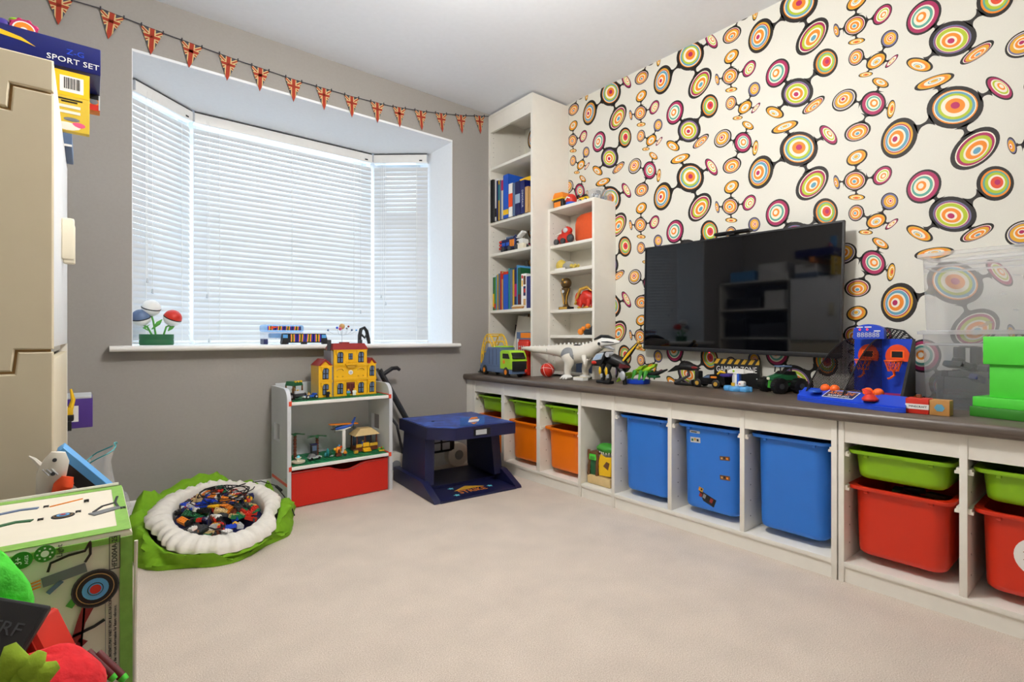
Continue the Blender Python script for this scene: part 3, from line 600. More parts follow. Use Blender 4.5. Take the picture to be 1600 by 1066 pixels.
# open shelves beyond the cupboard
t = thing('open_shelf_unit', 'white open shelf unit behind the cupboard', 'shelf unit', (0, 0, 0))
b = MB('melamine')
for y in (2.110, 2.785): MB('melamine').bx(-.55, -.075, y, y+.018, 0, 1.33).build('side_panel', t)
for z in (.04, .489, .795, 1.066, 1.33): MB('melamine').bx(-.55, -.077, 2.128, 2.785, z, z+.016).build('shelf', t)
MB('dark_grey').bx(-.556, -.551, 2.11, 2.80, 0, 1.346).build('back_panel', t)
def carton(name, label, x0, x1, y0, y1, z0, z1, mat, group=None, cat='box'): 
    t = thing(name, label, cat, ((x0+x1)/2, (y0+y1)/2, z0), 0, group); t['_c'] = 0; del t['_c']
    MB(mat).bx(-(x1-x0)/2, (x1-x0)/2, -(y1-y0)/2, (y1-y0)/2, 0, z1-z0, .002).build('carton', t); return t
def pbox(p, mat, x0, x1, z0, z1, y, name='print', dy=.0006):
    return MB(mat).bx(x0, x1, y-dy, y, z0, z1).build(name, p)
for i, (ya, yb, za, h, mt, lb) in enumerate(((2.14, 2.36, 1.082, .16, 'white', 'white carton on the top inner shelf behind the cupboard'), (2.40, 2.74, 1.082, .11, 'black', 'black box low on the top inner shelf behind the cupboard'), (2.16, 2.5, .811, .13, 'dark_grey', 'dark grey box on the middle shelf behind the cupboard'), (2.54, 2.75, .811, .17, 'black', 'black upright box on the middle shelf behind the cupboard'), (2.15, 2.42, 1.346, .15, 'white', 'white carton on top of the open shelf unit'), (2.46, 2.7, 1.346, .10, 'sky_blue', 'blue carton on top of the open shelf unit'))):
    carton('carton_box', lb, -.45, -.12, ya, yb, za, za+h, mt)
t = carton('board_game_box', 'purple box with a white panel sticking out past the cupboard', -.24, .010, 2.25, 2.42, .5052, .603, 'purple')
pbox(t, 'white', .038, .088, .022, .075, -.085, 'white_panel'); pbox(t, 'dark_red', .060, .072, .03, .058, -.0856); pbox(t, 'sky_blue', .050, .060, .034, .062, -.0856)
MB('light_grey').bx(-.12, .122, -.083, .083, .0975, .105, .002).build('lid', t)
t = thing('toy_digger', 'small yellow toy digger poking out beside the purple box', 'toy', (-.052, 2.215, .505), 0)
b = MB('yellow'); b.bx(-.02, .012, -.012, .012, .05, .075, .003); b.sweep([(.005, 0, .07), (.012, 0, .10), (.006, 0, .135)], [.008, .006, .003], 8); b.build('cab', t); b = MB('black'); b.bx(-.022, .014, -.016, .016, .03, .052, .005); b.bx(-.016, .008, -.014, .014, 0, .03); b.build('track', t)
# boxes on the cupboard
t = carton('toy_box', 'yellow toy box with a barcode stacked under the navy sport set', -.36, .0012, 1.72, 1.742, 1.3305, 1.482, 'box_yellow_dull')
hx = (.0012+.36)/2
pbox(t, 'box_yellow', -hx, hx, .088, .1505, -.011, 'upper_band'); pbox(t, 'white', hx-.058, hx-.012, .098, .138, -0.0116, 'barcode_panel')
b = MB('black'); x = hx-.050
while x < hx-.020:
    w = random.choice((.0008, .0014, .002)); b.bx(x, x+w, -0.0126, -0.0122, .106, .134); x += w+random.choice((.0008, .0014))
b.build('barcode', t)
for k, (zz, xa, xb) in enumerate(((.078, .062, .014), (.072, .055, .024))): pbox(t, 'black', hx-xa, hx-xb, zz, zz+.0035, -.0114, 'text_line')
pbox(t, 'off_white', hx-.062, hx-.018, .058, .065, -0.0115, 'text_panel'); pbox(t, 'off_white', hx-.062, hx-.018, .044, .051, -0.0115, 'text_panel')
b = MB('print_grey'); b.sph((hx-.035, -0.0114, .030), (.016, .0004, .005), 16, 6); b.m('off_white').sph((hx-.045, -0.0114, .012), (.028, .0003, .010), 16, 6); b.m('pink').sph((hx-.022, -0.0114, .018), (.014, .0003, .007), 16, 6); b.build('picture', t)
t = carton('sport_set_box', 'long navy box lettered SPORT SET on top of the stack', -.62+.1, .0235, 1.72, 2.02, 1.4895, 1.558, 'box_navy')
hx = (.0235+.52)/2
text('SPORT SET', .019, 'white', 'lettering', t, (hx-.054, -.1505, .018), (PI/2, 0, 0), sx=1.12)
text('Z-G', .019, 'royal', 'lettering', t, (hx-.050, -.1505, .040), (PI/2, 0, 0), sx=1.1)
b = MB('box_yellow'); b.prism([(hx-.22, .045), (hx-.15, .038), (hx-.125, .032), (hx-.15, .046), (hx-.22, .06)], 'y', -.1506, -.150); b.build('swoosh', t)
t = carton('picture_box', 'orange picture box squeezed under the far end of the sport set', -.30, .024, 1.86, 1.90, 1.4445, 1.489, 'print_orange')
hx = .162
pbox(t, 'black', hx-.03, hx, .030, .0445, -.02); pbox(t, 'red', hx-.03, hx, 0, .016, -.02); pbox(t, 'light_grey', hx-.003, hx, .002, .043, -.0206); b = MB('print_grey').sph((hx-.014, -.0203, .024), (.01, .0005, .008), 14, 6).build('picture', t)
carton('game_carton', 'white carton holding up the orange picture box on the cupboard', -.35, -.045, 1.875, 2.05, 1.3705, 1.444, 'white')
t = carton('flat_box', 'flat blue box lying on the cupboard below the yellow box', -.36, -.036, 1.86, 2.05, 1.3305, 1.370, 'slate_blue'); pbox(t, 'white', .1, .162, 0, .006, -.095, 'white_edge')
t = thing('party_toy_pack', 'colourful disc toys in a clear pack on top of the sport set', 'toy', (-.145, 1.80, 1.5582), 0)
b = MB('magenta'); b.cyl((.018, -.01, .026), (.018, .004, .026), .027, n=24)
for k in range(10): a = k*.628; b.sph((.018+.027*math.cos(a), -.003, .026+.027*math.sin(a)), .006, 8, 5)
d1 = b.build('disc', t)
for r, mt, y in ((.022, 'white', -.0105), (.019, 'orange', -.011), (.007, 'white', -.0115)): MB(mt).cyl((.018, y-.0004, .026), (.018, y+.0004, .026), r, n=22).build('ring', d1)
b = MB('violet'); b.sph((-.022, 0, .03), (.016, .01, .016), 12, 8); b.build('bead', t); b = MB('lime'); b.sph((.002, .01, .052), (.014, .01, .008), 12, 8); b.build('bead', t)
b = MB('sky_blue'); b.bx(-.06, -.036, -.02, .02, 0, .12, .003); b.build('card', t)

# ================================================================== archery set carton in the left foreground
AX0, AX1, AY0, AY1, AZ = -.31, .0345, .656, .862, .611
t = thing('archery_set_box', 'tall cream carton with green edges printed with bows and targets', 'box', ((AX0+AX1)/2, (AY0+AY1)/2, 0), 0)
hx, hy = (AX1-AX0)/2, (AY1-AY0)/2
b = MB('card_cream'); NX = 12                              # slightly crushed top edge and corners
b.loft([[(-hx, -hy, 0), (hx, -hy, 0), (hx, hy, 0), (-hx, hy, 0)], [(-hx, -hy-.002, .3), (hx+.001, -hy-.001, .3), (hx, hy, .3), (-hx, hy, .3)], [(-hx, -hy, AZ-.004), (hx, -hy, AZ-.004), (hx, hy, AZ-.003), (-hx, hy, AZ-.003)], [(-hx, -hy+.003, AZ), (hx-.003, -hy+.003, AZ), (hx-.003, hy-.003, AZ), (-hx, hy-.003, AZ)]]); b.build('carton', t)
yF = -hy-.0022
b = MB('card_green')
b.bx(hx-.0105, hx, yF-.0004, yF+.0015, 0, AZ-.006); b.bx(-hx, hx-.0105, yF-.0004, yF+.0015, AZ-.010, AZ-.004)
b.bx(-hx, hx-.001, -hy+.002, -hy+.020, AZ, AZ+.0005); b.bx(-hx, hx-.001, hy-.018, hy-.004, AZ, AZ+.0005); b.bx(hx-.012, hx-.001, -hy+.02, hy-.018, AZ, AZ+.0005); b.build('green_border', t)
b = MB('card_edge'); b.sweep([(hx+.001, -hy-.002, .02), (hx+.002, -hy-.003, .3), (hx+.0015, -hy-.001, .5), (hx+.003, -hy-.002, AZ-.012)], .0018, 6); b.sweep([(-hx, hy-.002, AZ-.001), (-.05, hy-.002, AZ+.0022), (.06, hy-.002, AZ+.0002), (hx-.004, hy-.003, AZ+.0022)], .0026, 6); b.build('worn_edge', t)
cxo = (AX0+AX1)/2
def fx(x): return x-cxo
def target_print(c, r, up, k):
    """flat printed target; up: 0 on the front, 1 on the top"""
    p = None
    for mt, q in (('dark_grey', 1.0), ('black', .93), ('tan', .80), ('black', .76), ('sky_blue', .56), ('black', .34), ('sky_blue', .30), ('red', .24)):
        b = MB(mt); n = 26
        pts = [(c[0]+r*q*math.cos(2*PI*j/n), c[1]+r*q*math.sin(2*PI*j/n)) for j in range(n)]; k += .0002
        b.prism(pts, 'y', yF-.0006-k, yF) if not up else b.prism(pts, 'z', AZ, AZ+.0006+k)
        o = b.build('target_print', p or t); p = p or o
    return p
target_print((fx(.005), .560), .0185, 0, .0004); target_print((fx(-.022), -.758+.750), .010, 1, 0)
def ink2(mt, pts, w, up=0, name='bow_print', k=.0005):
    b = MB(mt); L_, R_ = [], []
    P = [Vector(p) for p in pts]
    for i, p in enumerate(P):
        d = (P[min(i+1, len(P)-1)]-P[max(i-1, 0)]).normalized(); n = Vector((-d.y, d.x))*(w[i] if hasattr(w, '__len__') else w)/2; L_.append(p+n); R_.append(p-n)
    for i in range(len(P)-1):
        q = [R_[i], R_[i+1], L_[i+1], L_[i]]; q = [tuple(v) for v in q]
        b.prism(q, 'y', yF-.0006-k, yF-.0002) if not up else b.prism(q, 'z', AZ, AZ+.0006+k)
    return b.build(name, t)
F = lambda *ps: [(fx(x), z) for x, z in ps]
ink2('black', F((-.030, .586), (-.028, .594), (-.015, .598), (-.003, .599), (.001, .607), (.0015, .611-.004)), .0022); ink2('black', F((.001, .606), (.001, .595), (-.003, .588)), .0022)
ink2('print_grey', F((-.034, .577), (-.018, .580), (-.002, .583)), .009, name='quiver_print'); 
for dz in (-.003, 0, .003): ink2('orange', F((-.035, .577+dz), (-.050, .574+dz)), .0012, name='arrow_print')
ink2('slate_blue', F((-.030, .566), (-.020, .575)), .004, name='arrow_print')
ink2('dark_red', F((-.010, .512), (-.006, .53), (.000, .545), (-.004, .553)), [.008, .007, .010, .004]); ink2('dark_red', F((-.012, .495), (-.008, .508), (-.004, .513)), [.002, .006, .008]); ink2('black', F((-.012, .519), (.004, .523), (.012, .527)), .0028); ink2('leaf', F((-.015, .548), (-.009, .556)), .006, name='leaf_print'); ink2('black', F((-.009, .49), (-.006, .505), (-.003, .55)), .0016)
ink2('print_grey', F((.013, .45), (.0125, .55)), .0004, name='rule')
o = text('HFD004A-25', .0062, 'black', 'lettering', t, (fx(.020), yF-.0006, .5915), (PI/2, -PI/2, 0)); 
b = MB('black')
for xa, xb, za, zb in ((.0155, .0245, .575, .5756), (.0155, .0245, .6075, .608), (.0155, .0161, .575, .608), (.0239, .0245, .575, .608)): b.bx(fx(xa), fx(xb), yF-.0008, yF, za, zb)
b.build('frame_print', t)
for x, z in ((-.048, .602), (-.032, .604)): 
    d = MB('mid_green').cyl((fx(x), yF-.0008, z), (fx(x), yF, z), .0078, n=22).build('badge', t)
    if x < -.04: text('3+', .007, 'white', 'lettering', d, (fx(x)-.002, yF-.0012, z), (PI/2, -PI/2, 0)); text('AGES', .0035, 'white', 'lettering', d, (fx(x)+.0035, yF-.0012, z), (PI/2, -PI/2, 0))
    else:
        b = MB('white').cyl((fx(x), yF-.0014, z), (fx(x), yF-.0008, z), .003, n=14)
        for k in range(8): a = k*PI/4; b.box((fx(x)+.0052*math.cos(a), yF-.0011, z+.0052*math.sin(a)), (.0014, .0006, .0014))
        b.build('sun_print', d)
text('Light', .006, 'black', 'lettering', t, (fx(-.0215), yF-.0006, .604), (PI/2, -PI/2, 0))
for k, s_ in enumerate(('COLOURS AND CONTENTS MAY VARY FROM ILLUSTRATIONS.', 'Keep all the relevant information for future reference.')): text(s_, .0036, 'black', 'lettering', t, (fx(.0165+.0038*k), yF-.0006, .505), (PI/2, -PI/2, 0), sx=.85)
# pictures along the top
U = lambda *ps: [(fx(x), y-.759) for x, y in ps]
ink2('slate_blue', U((-.078, .800), (-.060, .806), (-.045, .803)), .006, 1); ink2('dark_green', U((-.078, .748), (-.060, .756), (-.047, .752)), .007, 1); ink2('orange', U((-.035, .80), (-.006, .815)), .0015, 1, 'arrow_print')
ink2('print_grey', U((.002, .735), (.028, .748)), .012, 1, 'quiver_print'); ink2('black', U((.004, .745), (.012, .765), (.024, .772), (.027, .80)), .0025, 1); ink2('black', U((.024, .772), (.026, .75)), .0025, 1)
for s_, x, y in (('X1', -.038, .803), ('X1', -.040, .75), ('X20', -.002, .80), ('X2', -.009, .757), ('X2', .0305, .742)): text(s_, .007, 'black', 'lettering', t, (fx(x), y-.759, AZ+.001), (0, 0, PI/2))

# basket hidden behind the carton and the toys standing in it
def basket(name, label, x0, x1, y0, y1, h, mat):
    b = MB(mat); w = .006
    b.bx(x0, x1, y0, y1, 0, .01); b.bx(x0, x0+w, y0, y1, .01, h); b.bx(x1-w, x1, y0, y1, .01, h); b.bx(x0+w, x1-w, y0, y0+w, .01, h); b.bx(x0+w, x1-w, y1-w, y1, .01, h)
    return tag(b.build(name), label, 'basket')
basket('storage_basket', 'grey basket standing behind the archery carton', -.24, .036, .90, 1.27, .50, 'dark_grey')
t = thing('dinosaur_skull_toy', 'cream toy dinosaur head with an orange jaw above the archery carton', 'toy', (-.043, 1.08, .46), 0)
b = MB('off_white'); b.sweep([(-.005, .02, .06), (-.006, .01, .105), (-.002, 0, .135), (.004, -.004, .155), (.006, -.004, .168)], [.012, .016, .019, .016, .009], 10, flat=.7); b.sweep([(-.012, -.002, .145), (-.022, -.002, .160), (-.028, -.002, .166)], [.005, .003, .001], 6); h = b.build('head', t)
for x, z in ((.002, .158), (.000, .137)): MB('dark_grey').cyl((x, -.0175, z), (x, -.012, z), .0028, n=10).build('screw', h)
for k in range(3): MB('light_grey').sweep([(-.012+.005*k, -.0135, .145), (-.004+.005*k, -.0165, .135)], .0012, 5).build('groove', h)
b = MB('red_orange'); b.sweep([(.004, -.005, .10), (.012, -.006, .115), (.016, -.004, .128)], [.008, .013, .009], 10); b.sweep([(.012, -.006, .115), (.024, -.006, .118)], [.008, .003], 8); b.build('jaw', t)
b = MB('off_white'); b.bx(-.012, .008, -.006, .03, 0, .07, .004); b.build('neck', t)
t = thing('picture_book', 'thick dark book with blue page edges leaning behind the archery carton', 'book', (.0, 1.14, .44), 0)
b = MB('black'); b.at((0, -.02, .145), (0, math.radians(-39), 0)); b.bx(-.026, -.008, -.02, .03, -.055, .052); b.build('cover', t)
b = MB('sky_blue'); b.at((0, -.02, .145), (0, math.radians(-39), 0)); b.bx(-.008, .004, -.021, .031, -.055, .055, .001); b.build('page_block', t)
t = thing('carrier_bag', 'pale translucent plastic bag with a teal edge beside the blue book', 'bag', (.012, 1.22, .46), 0)
b = MB('clear_plastic'); rings = []
for k in range(6):
    z = .13*k/5; r = .030+.012*math.sin(k*1.3); rings.append([(r*math.cos(a)*(1+.25*math.sin(3*a+k)), .03*math.sin(a)*(1+.2*math.cos(4*a+k)), z+(.02*math.cos(a) if k > 3 else 0)) for a in (2*PI*j/20 for j in range(20))])
b.loft(rings, (True, False)); b.build('film', t); MB('teal').sweep([(p[0], p[1], p[2]) for p in rings[-1]], .0012, 5, closed=True).build('edge', t)

# soft toys and dart tray piled in the foreground corner
basket('storage_basket', 'dark basket under the soft toys in the near left corner', -.36, -.025, .36, .632, .50, 'dark_grey')
def blob(mat, c, r, name, label, cat, seed, amp=.12, n=26, k=16):
    rnd = random.Random(seed); ph = [rnd.uniform(0, 6) for _ in range(6)]; b = MB(mat); rings = []
    for i in range(k+1):
        th = -PI/2+PI*i/k; ring = []
        for j in range(n):
            a = 2*PI*j/n; d = 1+amp*(math.sin(2*a+ph[0]+3*th)*.5+math.sin(3*a+ph[1]-2*th)*.4+math.sin(5*a+4*th+ph[2])*.25); cc = max(math.cos(th), .01)
            ring.append((c[0]+r[0]*d*cc*math.cos(a), c[1]+r[1]*d*cc*math.sin(a), c[2]+r[2]*d*math.sin(th)))
        rings.append(ring)
    b.loft(rings); return b
t = thing('green_soft_toy', 'bright green soft toy at the back of the foreground pile', 'soft toy', (0, 0, 0))
blob('plush_green', (-.072, .596, .575), (.034, .026, .062), '', '', '', 3).build('body', t, ang=80)
blob('plush_green', (-.055, .570, .565), (.026, .02, .032), '', '', '', 5).build('arm', t, ang=80)
t = thing('dart_tray', 'black plastic dart tray lying across the soft toys', 'tray', (-.058, .545, .583), 0); t.rotation_euler = (math.radians(52), math.radians(24), math.radians(-14))
MB('black').bx(-.055, .026, -.030, .026, -.006, .006, .002).build('tray', t); MB('black').bx(-.052, .023, -.027, .023, .006, .0075).build('panel', t); text('NERF', .013, 'dark_grey', 'lettering', t, (.002, .006, .0077), (0, 0, 0))
t = thing('red_block', 'ribbed red plastic block beside the archery carton', 'toy', (-.028, .560, .553), 0); t.rotation_euler = (math.radians(6), math.radians(-20), math.radians(-38))
MB('red').bx(-.014, .014, -.014, .014, -.05, .030, .004).build('block', t)
for k in range(4): MB('red').bx(-.011+.0065*k, -.008+.0065*k, -.0152, -.014, -.04, .022).build('rib', t)
t = thing('strawberry_soft_toy', 'red strawberry soft toy with a green leaf crown in the near corner', 'soft toy', (0, 0, 0))
blob('plush_red', (-.027, .485, .556), (.036, .030, .032), '', '', '', 9, .06).build('body', t, ang=80)
c0 = (-.036, .468, .580)
for k, (dx, dy, dz) in enumerate(((-.020, .004, .022), (-.004, .002, .026), (.012, -.004, .018), (.020, -.008, .008), (-.024, .004, .006), (.004, -.010, .004))):
    tip = (c0[0]+dx, c0[1]+dy, c0[2]+dz); mid = tuple((c0[i]+tip[i])/2 for i in range(3)); MB('plush_leaf').sweep([c0, (mid[0], mid[1]-.004, mid[2]), tip], [.006, .0095, .003], 10, flat=.6).build('leaf', t, ang=80)
for k in range(3):
    q0 = Vector((-.0075+.0062*k, .5235-.001*k, .5640-.0028*k)); q1 = q0+Vector((.0150, -.0120, -.0185))
    t = thing('foam_dart', ('dark red foam dart with green tip, nearest the soft toy', 'dark red foam dart with green tip, middle of three', 'dark red foam dart with green tip, nearest the carton')[k], 'dart', tuple(q0), 0, 'foam darts')
    MB('maroon').cyl((0, 0, 0), tuple(q1-q0), .0034, n=12).build('foam', t); MB('bright_green').cyl(tuple(q1-q0), tuple((q1-q0)*1.16), .0034, .0028, n=12).build('tip', t)

# ================================================================== drawstring bag of bricks
t = thing('drawstring_bag', 'crumpled lime green drawstring play bag with a white gathered collar', 'bag', (0, 0, 0))
rb = random.Random(4); NB = 96
def hole(a): return Vector((.405+.160*math.cos(a), 2.350+.195*math.sin(a), .118+.045*math.sin(a)))
def collar(a):
    w = .062+.030*max(0, -math.cos(a-1.1))+.012*math.sin(3*a)
    return hole(a)+Vector((math.cos(a)*w, math.sin(a)*w, -.010-.012*max(0, -math.sin(a))))
def outer(a):
    s = math.sin(a); r = .300+.014*math.sin(3*a+1)+.01*math.sin(7*a)
    return Vector((.40+r*math.cos(a)*(1.0 if math.cos(a) > 0 else 1.06), 2.41+r*s*(1.09 if s < 0 else 1.12), 0))
def fold(a, k):
    w = a+.25*math.sin(3*a+k); r = 1-2*abs(math.sin(5*w+k)); return r*.75+math.sin(13*w+2.1*k)*.3+math.sin(23*a-k)*.15
b = MB('bag_green'); rings = []
for i, q in enumerate((0, .02, .14, .30, .46, .62, .78, .92, 1.0)):
    ring = []
    for j in range(NB):
        a = 2*PI*j/NB; o_, c_ = outer(a), collar(a); p = o_.lerp(c_, max(0, q-.10)/.9 if q > .1 else 0)
        back = max(0, math.sin(a))**1.5*max(0, .6-.4*math.cos(a))
        dome = math.sin(min(1, q/.92)*PI*.5)
        z = (.085+.03*math.sin(2*a+.5))*dome*(1-q)+c_.z*q+back*.20*math.sin(PI*min(1, q*1.15))*(1-q*.55)
        am = math.sin(PI*min(1, q+.1))
        rr = Vector((math.cos(a), math.sin(a), 0))
        p = p+rr*(fold(a+q*.9, 1.2)*.016*am); z += fold(a+q*.5, 3.3)*.034*am
        z -= .022*max(0, (q-.6)/.4)
        if math.sin(a) < .35 and q > .03: z = min(z, c_.z-.015+.020*(1-q)*(1+max(0, -math.cos(a))))
        if q <= .02: z = .001 if q == 0 else .018
        p.y = min(p.y, 2.795); ring.append((p.x, p.y, max(z, .001)))
    rings.append(ring)
b.loft(rings, (False, False)); b.build('body', t, ang=70)
b = MB('bag_white'); rings = []; NC = 240
for i, (q, dz) in enumerate(((0, -.016), (.0, .002), (.2, .012), (.45, .016), (.7, .012), (.9, .004), (1.0, -.004), (1.05, -.035), (1.04, -.07))):
    ring = []
    for j in range(NC):
        a = 2*PI*j/NC; p = collar(a).lerp(hole(a), q)
        g1 = math.sin(34*a+2.6*math.sin(2*a+.6)+.8*math.sin(5*a)); g2 = math.sin(67*a+2.2*math.sin(3*a)); rf = (abs(g1)**.7*(1 if g1 > 0 else -1))*.6+g2*.3
        big = math.sin(5*a+.4)*.5+math.sin(8*a+2)*.5
        rr = Vector((math.cos(a), math.sin(a), 0)); edge = max(0, 1-q*1.6)
        p = p+rr*(rf*.003*(1 if q < 1 else .4)+big*.012*edge+g1*.0035*edge)
        am = 1-.75*edge if q < .9 else .6
        ring.append((p.x, p.y, max(.020, p.z+dz+.006+rf*.0065*am+big*.003*(1-q))))
    rings.append(ring)
b.loft(rings, (False, False)); b.build('collar', t, ang=60)
b = MB('navy'); b.loft([[(.405+.17*k*math.cos(2*PI*j/40), 2.35+.205*k*math.sin(2*PI*j/40), .066+.050*k*math.sin(2*PI*j/40)) for j in range(40)] for k in (1, .01)], (False, True)); b.build('lining', t)
b = MB('cord_black'); pts = []
for k in range(150):
    u = k/150; a = u*26+math.sin(u*31)*1.4; r = .03+.07*abs(math.sin(u*17)); pts.append((.425+r*math.cos(a)*1.1+.03*math.sin(u*9), 2.395+r*math.sin(a)*1.1, .162+.016*math.sin(u*40)+.03*(r*math.sin(a))))
b.sweep(pts, .0021, 5); b.build('drawstring', t)
b = MB('cord_black'); b.sweep([(.45, 2.45, .165), (.53, 2.50, .165), (.60, 2.52, .16), (.655, 2.50, .135), (.675, 2.44, .10), (.688, 2.36, .06), (.69, 2.33, .035)], .0023, 6); b.sweep([(.66, 2.50, .13), (.672, 2.46, .118)], [.006, .006], 8); b.build('drawstring', t)
b = MB('cord_black'); b.sweep([(.36, 2.27, .14), (.345, 2.20, .125), (.335, 2.15, .118), (.355, 2.125, .113), (.385, 2.135, .113), (.392, 2.165, .118), (.375, 2.20, .128)], .0023, 6); b.build('drawstring', t)
def brick_mesh(nx, ny, h=.0096, mat='red'):
    u = .0115; h *= 1.4; b = MB(mat); b.bx(-nx*u/2, nx*u/2, -ny*u/2, ny*u/2, 0, h)
    for i in range(nx):
        for j in range(ny): b.cyl(((i+.5-nx/2)*u, (j+.5-ny/2)*u, h), ((i+.5-nx/2)*u, (j+.5-ny/2)*u, h+.0026), .0034, n=6)
    o = b.build('toy_brick', ang=0); me = o.data; bpy.data.objects.remove(o); return me
BRC = ['red', 'lego_yellow', 'white', 'royal', 'plate_green', 'black', 'orange', 'light_grey', 'navy', 'reddish_brown', 'sand', 'dark_grey']
shapes = {}
GB = 'loose bricks in the green bag'
def brick(nx, ny, col, loc, rot, h=.0096, label=None):
    k = (nx, ny, col, h)
    if k not in shapes: shapes[k] = brick_mesh(nx, ny, h, col)
    o = bpy.data.objects.new('toy_brick', shapes[k]); COL.objects.link(o); o.location = loc; o.rotation_euler = rot
    nm = {'lego_yellow': 'yellow', 'royal': 'blue', 'plate_green': 'green', 'reddish_brown': 'brown', 'light_grey': 'light grey', 'dark_grey': 'dark grey', 'navy': 'navy', 'sand': 'tan'}.get(col, col)
    tag(o, label or '%s %s toy brick lying among the bricks in the bag' % (nm, 'long' if nx >= 4 else 'small'), 'toy brick', GB); return o
def inbag(u, v): return (.405+.145*u, 2.350+.178*v, .092+.045*v+.030*(1-u*u-v*v))
brick(9, 6, 'royal', inbag(-.45, .42), (.2, .1, .5), .0032, 'blue studded base plate on the heap in the bag'); brick(9, 9, 'plate_green', inbag(.50, -.18), (.25, -.1, .35), .0032, 'large green studded base plate on the heap in the bag'); brick(8, 6, 'dark_green', inbag(-.52, .05), (.15, .2, -.4), .0032, 'dark green studded base plate on the heap in the bag'); brick(8, 3, 'dark_grey', inbag(.55, .32), (.3, .1, -.35), .0096, 'long dark grey brick on the heap in the bag'); brick(8, 2, 'red', inbag(.52, .52), (.3, .05, -.35), .0096, 'long red brick on the heap in the bag')
for k in range(120):
    while True:
        u, v = rb.uniform(-1, 1), rb.uniform(-1, 1)
        if u*u+v*v < .9: break
    x, y, z = inbag(u, v); nx, ny = rb.choice(((4, 2), (4, 2), (2, 2), (3, 2), (4, 1), (6, 2)))
    brick(nx, ny, rb.choice(BRC), (x, y, z+rb.uniform(-.006, .008)), (rb.uniform(-.35, .5), rb.uniform(-.4, .4), rb.uniform(0, 3.1)))

# ================================================================== toy display shelf below the window
SX0, SX1, SY0, SY1 = .716, 1.250, 2.528, 2.800
t = thing('toy_shelf', 'low pale grey toy shelf with red clips and window cut-outs in its sides', 'shelf unit', (0, 0, 0))
def side(x0, x1):
    b = MB('shelf_grey'); b.bx(x0, x1, SY0, SY1, 0, .300); b.bx(x0, x1, SY0, 2.655, .300, .385); b.bx(x0, x1, 2.752, SY1, .300, .385)
    pr = [(SY0, .385)]+[(SY0+.06-.06*math.cos(a), .505+.06*math.sin(a)) for a in (k*PI/2/6 for k in range(7))]+[(SY1, .565), (SY1, .385)]
    b.prism(pr, 'x', x0, x1); return b.build('side_panel', t, ang=25)
side(SX0, SX0+.018); side(SX1-.018, SX1)
MB('shelf_grey').bx(SX0+.018, SX1-.018, SY1-.008, SY1, .03, .575).build('back_panel', t)
for z in (.503, .196): 
    MB('white_gloss').bx(SX0+.018, SX1-.018, SY0+.004, SY1-.008, z-.016, z, .002).build('shelf', t)
    for x, s in ((SX0+.018, 1), (SX1-.018, -1)):
        MB('clip_red').bx(x, x+s*.006, SY0+.01, SY1-.01, z, z+.006).build('clip_strip', t)
        c = MB('clip_red'); c.bx(x-s*.011, x+s*.002, SY0-.001, SY0+.006, z-.018, z+.004); c.build('clip', t)
MB('clip_red').bx(SX0-.002, SX0, SY0+.002, SY1-.02, .108, .122).build('clip_strip', t)
for x in (SX0, SX1): MB('light_grey').cyl((x-.002, SY0+.02, .14), (x+.006, SY0+.02, .14), .009, n=12).build('peg', t)
t = thing('fabric_drawer', 'red fabric drawer in the bottom of the toy shelf', 'drawer', (0, 0, 0))
pr = [(SX0+.022, .004), (SX1-.022, .004), (SX1-.022, .170)]
xm = (SX0+SX1)/2+.02
for k in range(13):
    x = xm+.10-.20*k/12; pr.append((x, .170-.026*math.cos((x-xm)/.10*PI/2)**1.5 if abs(x-xm) < .0999 else .170))
pr.append((SX0+.022, .170)); 
b = MB('fabric_red'); b.prism(pr, 'y', SY0+.010, SY0+.022); b.build('front', t, ang=25)
b = MB('fabric_red'); b.bx(SX0+.022, SX0+.03, SY0+.022, SY1-.02, .004, .165); b.bx(SX1-.03, SX1-.022, SY0+.022, SY1-.02, .004, .165); b.bx(SX0+.03, SX1-.03, SY1-.028, SY1-.02, .004, .165); b.bx(SX0+.03, SX1-.03, SY0+.022, SY1-.028, .004, .01); b.build('box', t)
b = MB('dark_red'); b.sweep([(p[0], SY0+.009, p[1]-.004) for p in pr[2:]], .0022, 6); b.build('hem', t)
def plate(name, lab, x0, x1, y0, y1, z):
    b = MB('plate_green'); b.bx(x0, x1, y0, y1, z, z+.003); nx, ny = int((x1-x0)/.016), int((y1-y0)/.016)
    for i in range(nx):
        for j in range(ny): b.cyl((x0+.008+i*.016, y0+.008+j*.016, z+.003), (x0+.008+i*.016, y0+.008+j*.016, z+.0046), .0036, n=6)
    return tag(b.build(name, ang=0), lab, 'base plate')
plate('base_plate', 'green studded base plate on the upper toy shelf', SX0+.026, SX1-.026, SY0+.012, SY1-.016, .503)
plate('base_plate', 'green studded base plate on the lower toy shelf', SX0+.026, SX1-.026, SY0+.012, SY1-.016, .196)
